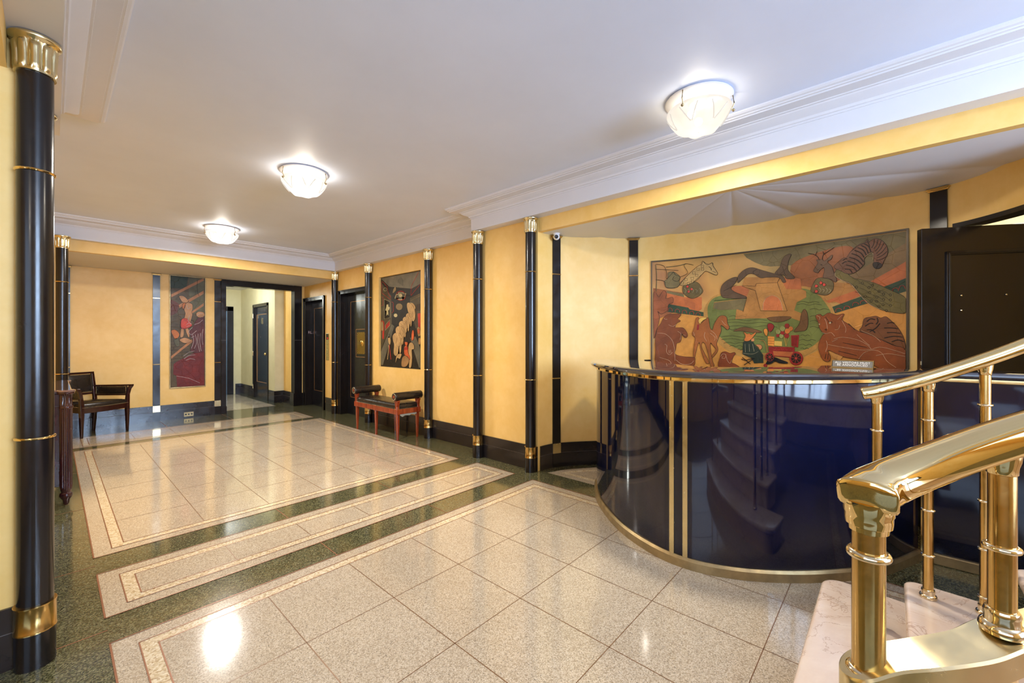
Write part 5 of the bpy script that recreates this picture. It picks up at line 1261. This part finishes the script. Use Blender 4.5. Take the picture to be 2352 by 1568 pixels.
(0,55,13.4,0,[2773,1442,2771,1437,2767,1434,2762,1437,2760,1443,2762,1449,2767,1451,2771,1448]),
(0,55,13.4,0,[2700,1433,2699,1429,2695,1427,2692,1429,2690,1434,2692,1438,2695,1440,2699,1438])]
M2=[(0,19,1,0,[1302,2373,1536,2400,1515,2163,1310,2157]),
(0,20,1.2,0,[1546,2388,1761,2400,1761,1757,1588,1749,1546,2087]),
(0,23,1.6,0,[1306,1966,1361,1944,1422,1896,1391,1753,1306,1698]),
(0,16,1.2,0,[1306,1685,1391,1753,1578,1670,1578,1302,1401,915,1306,919]),
(1,6,4,2.4,0,[1350,1738,1442,1690]),
(1,6,4,2.4,0,[1346,1715,1445,1670]),
(1,6,4,2.4,0,[1342,1691,1448,1649]),
(1,6,4,2.4,0,[1338,1668,1451,1629]),
(1,6,4,2.4,0,[1334,1645,1454,1608]),
(1,6,4,2.4,0,[1330,1622,1458,1587]),
(1,6,4,2.4,0,[1326,1599,1461,1567]),
(1,6,4,2.4,0,[1322,1576,1464,1546]),
(1,6,4,2.4,0,[1318,1552,1467,1525]),
(1,6,4,2.4,0,[1314,1529,1470,1505]),
(1,6,4,2.4,0,[1310,1506,1473,1484]),
(1,6,3,2.2,0,[1310,1277,1578,1302]),
(1,6,3,2.2,0,[1310,1228,1567,1252]),
(1,6,3,2.2,0,[1310,1180,1557,1203]),
(1,6,3,2.2,0,[1310,1131,1546,1153]),
(1,6,3,2.2,0,[1310,1082,1536,1103]),
(1,6,3,2.2,0,[1310,1034,1525,1054]),
(1,6,3,2.2,0,[1310,985,1515,1005]),
(1,6,3,2.2,0,[1310,937,1504,955]),
(0,25,4,0,[1310,2049,1750,2372,1756,2326,1315,2004]),
(0,25,4,0,[1411,1883,1750,2151,1752,2098,1422,1832]),
(0,25,4,0,[1578,1775,1750,1937,1752,1891,1588,1749]),
(0,22,2.6,0,[1381,942,1504,1015,1756,1168,1761,512,1391,530,1381,710,1340,739,1345,905]),
(1,21,4,3.6,0,[1381,710,1546,661,1696,571]),
(0,17,6,1,[1588,1486,1620,1579,1652,1646,1696,1701,1756,1690,1761,1168,1685,1090,1588,1105,1567,1158,1599,1302,1536,1433]),
(0,18,7,1,[1647,1752,1685,1787,1750,1777,1761,1717,1706,1688,1663,1700]),
(0,25,4,0,[1310,1034,1588,1315,1599,1276,1315,996]),
(0,18,7,1,[1483,1822,1506,1915,1546,1930,1594,1907,1599,1842,1583,1775,1594,1723,1557,1590,1504,1628,1483,1653,1499,1745]),
(0,24,8,1,[1447,1639,1504,1667,1557,1617,1588,1552,1546,1512,1483,1484,1442,1509]),
(0,18,7,1,[1447,1503,1478,1491,1473,1367,1432,1354]),
(0,18,7,1,[1499,1497,1536,1505,1557,1381,1536,1354]),
(0,18,7,1,[1416,2025,1473,2036,1536,1969,1515,1928,1458,1937]),
(0,12,7,1,[1463,1899,1499,1921,1494,1849,1463,1821]),
(0,12,6,1,[1315,1455,1371,1469,1422,1392,1371,1315,1330,1392]),
(0,20,6,1,[1350,1302,1401,1328,1422,1225,1381,1199]),
(0,18,6,1,[1422,1302,1494,1341,1588,1289,1494,1250]),
(1,21,5,9.4,1,[1594,1513,1546,1446,1578,1394,1652,1461]),
(1,21,5,9.4,1,[1594,1407,1610,1276,1578,1158]),
(1,21,5,9.4,1,[1636,1395,1652,1262,1620,1157]),
(1,21,5,9.4,1,[1674,1408,1669,1262,1696,1103]),
(1,21,5,9.4,1,[1706,1422,1696,1262,1717,1116]),
(1,21,5,9.4,1,[1739,1489,1728,1355,1739,1222]),
(1,21,5,9.4,1,[1620,1566,1685,1594,1739,1649]),
(1,21,5,9.4,1,[1652,1712,1696,1754,1739,1756]),
(1,21,5,9.4,1,[1520,1889,1536,1825,1567,1853]),
(1,21,5,9.4,1,[1557,1721,1536,1629,1578,1565]),
(1,21,5,9.4,1,[1515,1563,1546,1590,1583,1578]),
(1,21,5,9.4,1,[1515,1524,1557,1551]),
(1,21,5,9.4,1,[1468,1029,1546,1093,1620,1117]),
(1,21,5,9.4,1,[1483,990,1546,1040,1631,1051]),
(1,21,5,9.4,1,[1504,963,1567,987,1631,972]),
(1,21,5,9.4,1,[1578,1341,1620,1368]),
(1,6,4,9.2,1,[1411,2025,1458,1937,1515,1928,1546,1957]),
(1,6,4,9.2,1,[1483,1822,1506,1915,1546,1930,1594,1907,1599,1842]),
(1,6,4,9.2,1,[1442,1639,1437,1509,1546,1505,1594,1552]),
(1,6,4,9.2,1,[1578,1644,1620,1612]),
(1,6,4,9.2,1,[1663,2322,1663,2150,1685,2059])]
M3=[(0,35,1,0,[5912,2267,4843,2261,4843,2093,5085,2036,5671,2116]),
(0,32,1.2,0,[5912,2202,5613,1975,5594,1565,5901,1163]),
(0,32,1.2,0,[5120,1890,4843,1948,4843,1467,4983,1469,5120,1810]),
(0,29,1.6,0,[5912,1119,5603,1544,5527,1511,5850,916,5912,914]),
(0,29,1.6,0,[5120,1333,4983,1352,4843,1149,4843,918,4900,915]),
(1,34,9,3,0,[5881,2210,5830,2194,5730,2121,5691,2012,5623,1954,5632,1913,5881,2037,5891,2200]),
(1,34,9,3,0,[5603,1880,5556,1866,5552,1731,5594,1712]),
(1,34,9,3,0,[4909,2254,5085,2076,5094,1937]),
(1,34,9,3,0,[4843,2098,5094,1937]),
(1,34,9,3,0,[5891,1973,5846,1965,5846,1841,5891,1838]),
(1,34,11,4,1,[5236,1946,5241,1925,5258,1908,5284,1895,5317,1888,5354,1887,5392,1892,5426,1904,5453,1921,5470,1941,5476,1963,5470,1983,5453,2001,5426,2014,5392,2021,5354,2021,5317,2015,5284,2003,5258,1986,5241,1967,5236,1946]),
(0,28,5,0,[5518,1926,5480,1986,5424,1982,5415,2007,5287,1997,5282,1986,5213,1981,5243,1928,5305,1922,5314,1892,5424,1899,5424,1920]),
(0,32,6,0,[5495,1930,5465,1977,5411,1973,5402,1998,5300,1990,5293,1980,5232,1976,5253,1935,5318,1931,5325,1903,5409,1909,5413,1928]),
(0,28,7,0,[5313,1955,5317,1944,5330,1936,5349,1932,5370,1933,5390,1940,5403,1950,5408,1962,5403,1973,5390,1982,5370,1985,5349,1984,5330,1977,5317,1967]),
(0,36,1.6,0,[5309,1790,5318,1770,5342,1754,5377,1746,5416,1748,5452,1759,5477,1778,5486,1800,5477,1821,5452,1837,5416,1844,5377,1842,5342,1830,5318,1812]),
(0,28,2.2,0,[5445,1669,5449,1658,5463,1649,5482,1644,5504,1645,5524,1651,5537,1661,5542,1673,5537,1684,5524,1693,5504,1698,5482,1697,5463,1691,5449,1681]),
(0,28,2.8,0,[5467,1670,5470,1664,5477,1659,5487,1657,5499,1657,5510,1660,5517,1666,5520,1672,5517,1678,5510,1683,5499,1685,5487,1685,5477,1682,5470,1676]),
(0,27,3,0,[5810,1935,5642,1882,5642,1645,5810,1630]),
(1,28,6,4,0,[5810,1935,5642,1882,5642,1645,5810,1630,5810,1935]),
(0,28,5,0,[5740,1846,5691,1848,5687,1811,5652,1798,5671,1757,5691,1758,5681,1673,5711,1695,5750,1671,5740,1750,5780,1762,5750,1804]),
(0,34,3,0,[5770,1527,5648,1598,5648,1535,5770,1463]),
(1,28,5,4,0,[5776,1538,5648,1611,5648,1530,5776,1451,5776,1538]),
(1,28,6,4,1,[5732,2079,5739,2067,5756,2059,5780,2057,5804,2063,5822,2073,5828,2087,5822,2099,5804,2107,5780,2108,5756,2103,5739,2092,5732,2079]),
(0,34,3,0,[4933,1673,4848,1679,4848,1409,4917,1478]),
(0,26,3,0,[4958,1801,4848,1814,4848,1708,4958,1713]),
(1,28,6,4,0,[5120,1840,5043,1825]),
(1,36,8,4,0,[5111,1899,4843,1953]),
(1,36,8,4,0,[5103,1864,4843,1924]),
(0,29,3,0,[5424,2198,5351,2231,5287,2164,5296,2094,5443,2158]),
(0,27,2,0,[5546,2074,5480,2089,5499,2039,5565,2003]),
(0,36,4,1,[5552,2059,5499,2101,5484,2048,5565,2008]),
(0,30,7.48,1,[5140,1807,5102,1830,5039,1823,4997,1793,4976,1755,5002,1720,5012,1660,5033,1648,5044,1716,5060,1643,5092,1626,5124,1652,5118,1726,5134,1764]),
(1,31,3,8.88,1,[5108,1805,5081,1773,5092,1737]),
(1,31,3,8.88,1,[5039,1807,5018,1770,5028,1734]),
(1,31,3,8.88,1,[5070,1785,5054,1747]),
(0,30,7.640000000000001,1,[5215,1664,5175,1689,5106,1683,5060,1651,5038,1612,5066,1573,5077,1508,5100,1496,5111,1568,5128,1490,5163,1471,5198,1498,5192,1577,5209,1618]),
(1,31,3,9.040000000000001,1,[5180,1663,5151,1629,5163,1590]),
(1,31,3,9.040000000000001,1,[5106,1666,5083,1626,5094,1587]),
(1,31,3,9.040000000000001,1,[5140,1641,5123,1601]),
(0,30,7.88,1,[5295,1612,5249,1640,5173,1633,5123,1599,5098,1555,5129,1513,5142,1442,5167,1428,5179,1507,5198,1421,5237,1400,5275,1429,5269,1517,5288,1561]),
(1,31,3,9.280000000000001,1,[5256,1611,5224,1573,5237,1530]),
(1,31,3,9.280000000000001,1,[5173,1615,5148,1571,5161,1528]),
(1,31,3,9.280000000000001,1,[5211,1587,5192,1544]),
(0,30,8.2,1,[5396,1551,5345,1582,5259,1576,5202,1538,5174,1489,5209,1442,5223,1361,5252,1345,5266,1434,5287,1338,5331,1313,5374,1346,5367,1444,5389,1494]),
(1,31,3,9.600000000000001,1,[5353,1550,5316,1508,5331,1460]),
(1,31,3,9.600000000000001,1,[5259,1555,5230,1506,5244,1458]),
(1,31,3,9.600000000000001,1,[5302,1524,5280,1475]),
(0,30,8.6,1,[5485,1470,5426,1506,5327,1499,5262,1457,5230,1402,5270,1348,5286,1256,5319,1238,5335,1339,5360,1229,5409,1200,5459,1237,5451,1348,5476,1404]),
(1,31,3,10.0,1,[5434,1469,5393,1422,5409,1367]),
(1,31,3,10.0,1,[5327,1476,5295,1421,5311,1366]),
(1,31,3,10.0,1,[5376,1440,5352,1385]),
(0,30,9.0,1,[5565,1366,5499,1407,5387,1400,5314,1354,5278,1293,5323,1232,5342,1130,5378,1109,5396,1221,5424,1097,5480,1065,5537,1105,5527,1230,5556,1293]),
(1,31,3,10.4,1,[5508,1365,5461,1313,5480,1251]),
(1,31,3,10.4,1,[5387,1375,5351,1313,5369,1252]),
(1,31,3,10.4,1,[5443,1334,5415,1272]),
(0,30,9,1,[5190,1814,5155,1842,5085,1818,4992,1724,4987,1607,5043,1569,5120,1651,5172,1733]),
(0,31,9,1,[5323,917,5314,1029,5243,1076,5155,1044,5137,994,5207,922]),
(0,30,9.5,1,[5155,1153,5137,1243,5077,1268,5017,1234,5014,1175,5068,1160,5060,1046,5085,917,5137,915,5128,1044]),
(0,33,11,1,[5243,1212,5198,1223,5172,1183,5155,1113,5111,1065,5120,1020,5172,1063,5252,1091,5261,1172]),
(0,34,11.5,0,[5252,1192,5172,1203,5172,1158,5261,1157]),
(0,33,11.5,1,[5243,1273,5172,1268,5181,1223,5225,1228]),
(0,30,9,1,[5461,1066,5396,1098,5329,1094,5369,1027,5443,1035,5489,961]),
(0,30,9,1,[5691,1346,5642,1345,5623,1282,5642,1230,5691,1271]),
(1,30,16,9,0,[5671,1229,5711,1006]),
(1,34,16,9,0,[5662,1229,5617,1009]),
(0,29,9,1,[5691,1388,5662,1393,5648,1345,5687,1340]),
(0,33,7,1,[5068,1412,5043,1446,5017,1411,5026,1313,5077,1303]),
(0,31,7,1,[4942,1469,4876,1477,4859,1370,4917,1361]),
(0,31,7,1,[4900,1332,4859,1322,4868,1245,4909,1254]),
(0,33,7.5,1,[4930,1449,4884,1453,4876,1400,4925,1395]),
(0,34,5,1,[5901,1595,5830,1593,5810,1539,5820,1335,5860,1336,5860,1443,5901,1455]),
(0,36,6,1,[5895,1579,5840,1577,5830,1454,5891,1460])]
# ------------------------------------------------------------------ relief panels: (kind, colour, ..., flat list of s,z in mm)
def leather_mat(i, rgb):
    m, nt, bs = mat('relief_tone'); v = coords(nt)
    f = noise(nt, v, 7, 5, .6); g = noise(nt, v, 45, 3, .6)
    c = lin(rgb); lo = tuple(x*.62 for x in c[:3])+(1,); hi = tuple(min(1, x*1.12) for x in c[:3])+(1,)
    nt.links.new(ramp(nt, f, [(.3, lo), (.72, hi)]), bs.inputs['Base Color'])
    bs.inputs['Roughness'].default_value = .42; bs.inputs['Specular IOR Level'].default_value = .3
    # craquelure
    vo = node(nt, 'ShaderNodeTexVoronoi', feature='DISTANCE_TO_EDGE'); vo.inputs['Scale'].default_value = 9
    nt.links.new(v, vo.inputs['Vector'])
    cr_ = ramp(nt, vo.outputs['Distance'], [(0, (0, 0, 0, 1)), (.012, (1, 1, 1, 1))])
    ad = node(nt, 'ShaderNodeMath', operation='ADD'); nt.links.new(cr_, ad.inputs[0]); nt.links.new(g, ad.inputs[1])
    bump(nt, bs, ad.outputs[0], .45, .003)
    return m
RM = [leather_mat(i, c) for i, c in enumerate(PAL)]
def relief(data, place, wscale, dscale, smax=.06):
    """raised shapes and engraved lines as one mesh; place(s, z, off) -> world point"""
    mb = MB(); outl = []
    def stroke(pts, ci, wd, dep):
        rows = []
        for i, p in enumerate(pts):
            a = pts[max(i-1, 0)]; b = pts[min(i+1, len(pts)-1)]; dx, dz = b[0]-a[0], b[1]-a[1]; L_ = math.hypot(dx, dz) or 1; nx, nz = -dz/L_*wd, dx/L_*wd
            rows.append([place(p[0]-nx, p[1]-nz, dep-.002), place(p[0]-nx*.5, p[1]-nz*.5, dep+.0012), place(p[0]+nx*.5, p[1]+nz*.5, dep+.0012), place(p[0]+nx, p[1]+nz, dep-.002)])
        mb.m = ci; mb.loft(rows, True, False, True)
    for it in data:
        fl = it[-1]; pts = [(fl[i]/1000, fl[i+1]/1000) for i in range(0, len(fl), 2)]
        if it[0] == 0:
            _, ci, dep, sm, _ = it; dep = dep*dscale/1000
            if sm: pts = catmull2(pts, 4)
            if sm and it[2] >= 5.5: outl.append(pts+[pts[0]])
            else: outl.append(None)
            bm = bmesh.new(); vs = [bm.verts.new((a, b, 0)) for a, b in pts]
            try: bm.faces.new(vs)
            except ValueError: bm.free(); continue
            bmesh.ops.triangulate(bm, faces=bm.faces[:])
            smin = min(p[0] for p in pts); sx = max(p[0] for p in pts); k = math.floor(smin/smax)+1
            while k*smax < sx:
                bmesh.ops.bisect_plane(bm, geom=bm.verts[:]+bm.edges[:]+bm.faces[:], plane_co=(k*smax, 0, 0), plane_no=(1, 0, 0), dist=1e-7); k += 1
            bm.verts.ensure_lookup_table()
            V = [place(v.co.x, v.co.y, dep) for v in bm.verts]; F = [[v.index for v in f.verts] for f in bm.faces]
            n0 = len(V)
            bnd = [e for e in bm.edges if len(e.link_faces) == 1]; low = {}
            for e in bnd:
                for v in e.verts:
                    if v.index not in low: low[v.index] = len(V); V.append(place(v.co.x, v.co.y, 0))
            for e in bnd:
                a, b = e.verts[0].index, e.verts[1].index; F.append([a, b, low[b], low[a]])
            bm.free(); mb.m = ci; mb.add(V, F)
            if outl[-1]: stroke(outl[-1], PAL.index((44, 30, 20)), .0016*wscale, dep)
        else:
            _, ci, wd, dep, sm, _ = it; dep = dep*dscale/1000; wd = wd*wscale/1000/2
            if sm and len(pts) > 2:
                P3_ = catmull([(a, b, 0) for a, b in pts], 5); pts = [(p.x, p.y) for p in P3_]
            stroke(pts, ci, wd, dep)
    return mb
# --- animal mural on the curved wall
s0, s1, z0, z1 = 1.276, 3.224, .945, 2.109
def pn(s, z, o): q, n = niche.at(s, .006+o); return (q.x, q.y, z)
q, n = niche.at(2.25)
mu = thing('animal_mural', 'wide painted leather relief mural of zoo animals around a pool, behind the counter', 'mural', (q.x, q.y, 1.5))
mb = MB(); niche.sweep(mb, [(-.002, z0), (.006, z0), (.006, z1), (-.002, z1)], s0, s1, 60)
bg = mat('mural_ground'); m_, nt_, bs_ = bg
v_ = coords(nt_); f_ = noise(nt_, v_, 1.6, 3, .5)
nt_.links.new(ramp(nt_, f_, [(.3, lin((108, 100, 56))), (.45, lin((166, 128, 66))), (.6, lin((190, 140, 70))), (.75, lin((150, 96, 52)))]), bs_.inputs['Base Color'])
bs_.inputs['Roughness'].default_value = .34
vo_ = node(nt_, 'ShaderNodeTexVoronoi', feature='DISTANCE_TO_EDGE'); vo_.inputs['Scale'].default_value = 10; nt_.links.new(v_, vo_.inputs['Vector'])
bump(nt_, bs_, ramp(nt_, vo_.outputs['Distance'], [(0, (0, 0, 0, 1)), (.012, (1, 1, 1, 1))]), .3, .002)
mb.build('backing', m_, mu, smooth=30)
def clamp(place):
    return lambda s, z, o: place(min(max(s, s0+.004), s1-.004), min(max(z, z0+.004), z1-.006), o)
relief(M1, clamp(pn), .95, 1.0).build('carved_picture', RM, mu, smooth=30)
mb = MB()
niche.sweep(mb, [(0, z1), (.016, z1), (.016, z1+.013), (0, z1+.013)], s0-.012, s1+.012, 60); niche.sweep(mb, [(0, z0-.013), (.016, z0-.013), (.016, z0), (0, z0)], s0-.012, s1+.012, 60)
for s in (s0-.012, s1): niche.sweep(mb, [(0, z0), (.016, z0), (.016, z1), (0, z1)], s, s+.012, 2)
mb.build('frame', simple('dark_bronze_frame', (78, 66, 52), .35, metal=.4), mu)
# --- acrobat panel on the back wall
t = thing('acrobat_panel', 'tall narrow leather relief panel of an acrobat and bull on the back wall', 'mural', (1.535, WB, 1.45))
fx0, fx1, fz0, fz1 = 1.303, 1.768, .520, 2.362
mb = MB(); mb.box(fx0, fx1, WB-.010, WB+.001, fz0, fz1); mb.build('backing', RM[PAL.index((88, 72, 46))], t)
def cl2(s, z, o): return (min(max(s, fx0+.004), fx1-.004), WB-.010-o, min(max(z, fz0+.004), fz1-.004))
relief(M2, cl2, 1.2, .8).build('carved_picture', RM, t, smooth=30)
mb = MB()
for a in ((fx0-.012, fx0, fz0-.012, fz1+.012), (fx1, fx1+.012, fz0-.012, fz1+.012), (fx0, fx1, fz0-.012, fz0), (fx0, fx1, fz1, fz1+.012)): mb.box(a[0], a[1], WB-.020, WB+.001, a[2], a[3])
mb.build('frame', M['bronze'], t, bevel=.003)
# --- street scene in the right wall recess
XR = WR+.035
t = thing('street_scene_panel', 'tall painted panel of white horses in a night street, recessed above the bench', 'mural', (XR, (PY0+PY1)/2, 1.58))
mb = MB(); mb.box(XR, XR+.021, PY0+.001, PY1-.001, PZ0+.001, PZ1-.001); mb.build('backing', RM[PAL.index((40, 34, 26))], t)
def cl3(s, z, o): return (XR-o, min(max(s, PY0+.008), PY1-.008), min(max(z, PZ0+.008), PZ1-.008))
relief(M3, cl3, .95, .6).build('carved_picture', RM, t, smooth=30)

# ------------------------------------------------------------------ light
def area(name, loc, rot, sx, sy, power, col):
    l = bpy.data.lights.new(name, 'AREA'); l.shape = 'RECTANGLE'; l.size = sx; l.size_y = sy; l.energy = power; l.color = col
    o = bpy.data.objects.new(name, l); COL.objects.link(o); o.location = loc; o.rotation_euler = rot; return o
def point(name, loc, power, col, r=.1):
    l = bpy.data.lights.new(name, 'POINT'); l.energy = power; l.color = col; l.shadow_soft_size = r
    o = bpy.data.objects.new(name, l); COL.objects.link(o); o.location = loc; return o
DAY = (.64, .84, 1.2); WARM = (1.0, .86, .68)
area('daylight_through_street_doors', (1.70, -3.6, 1.95), (PI/2, 0, 0), 2.5, 2.1, 420, DAY)
LC = ((1.0, .90, .74), (1.0, .92, .80), (1.0, .95, .88))
for i, (x, y) in enumerate(((2.62, .863), (1.465, 3.76), (1.475, 6.40))):
    point('lamp_bowl_light', (x, y, ZC-.11), (2.2, 6, 6)[i], LC[i], .06)
    l = area('lamp_bowl_downlight', (x, y, ZC-.21), (0, 0, 0), .2, .2, (26, 52, 54)[i], LC[i]); l.data.shape = 'DISK'; l.data.spread = PI
for i, (x, y, z, p) in enumerate(((.9, -2.0, 3.05, 50), (-1.2, .6, 2.2, 8))):  # unseen fill lights added behind the camera, no fixtures modelled
    point('vestibule_fill', (x, y, z), p, WARM, .12)
point('corridor_lamp', (2.2, 10.0, 2.3), 42, (.95, 1.0, .93), .15)
point('office_lamp', (4.8, -.8, 2.3), 12, WARM, .1)
wd = bpy.data.worlds.new('overcast_sky'); SC.world = wd; wd.use_nodes = True
wb = wd.node_tree.nodes['Background']; wb.inputs['Color'].default_value = (.66, .84, 1.15, 1); wb.inputs['Strength'].default_value = 2.6

# ------------------------------------------------------------------ camera and view
cd = bpy.data.cameras.new('camera'); cd.sensor_width = 36; cd.lens = 960/2352*36; cd.clip_start = .02
cd.shift_y = -3/2352
co = bpy.data.objects.new('camera', cd); COL.objects.link(co); co.location = (0, 0, 1.3)
yaw = math.atan(1056/960)
co.rotation_euler = (PI/2, 0, -yaw)
SC.camera = co
SC.view_settings.view_transform = 'Standard'; SC.view_settings.look = 'None'; SC.view_settings.gamma = 1; SC.view_settings.exposure = .24
SC.view_settings.use_curve_mapping = False
SC.cycles.use_denoising = True; SC.cycles.max_bounces = 10; SC.cycles.diffuse_bounces = 5; SC.cycles.glossy_bounces = 5; SC.cycles.transparent_max_bounces = 12
SC.cycles.sample_clamp_indirect = 8; SC.cycles.caustics_reflective = False
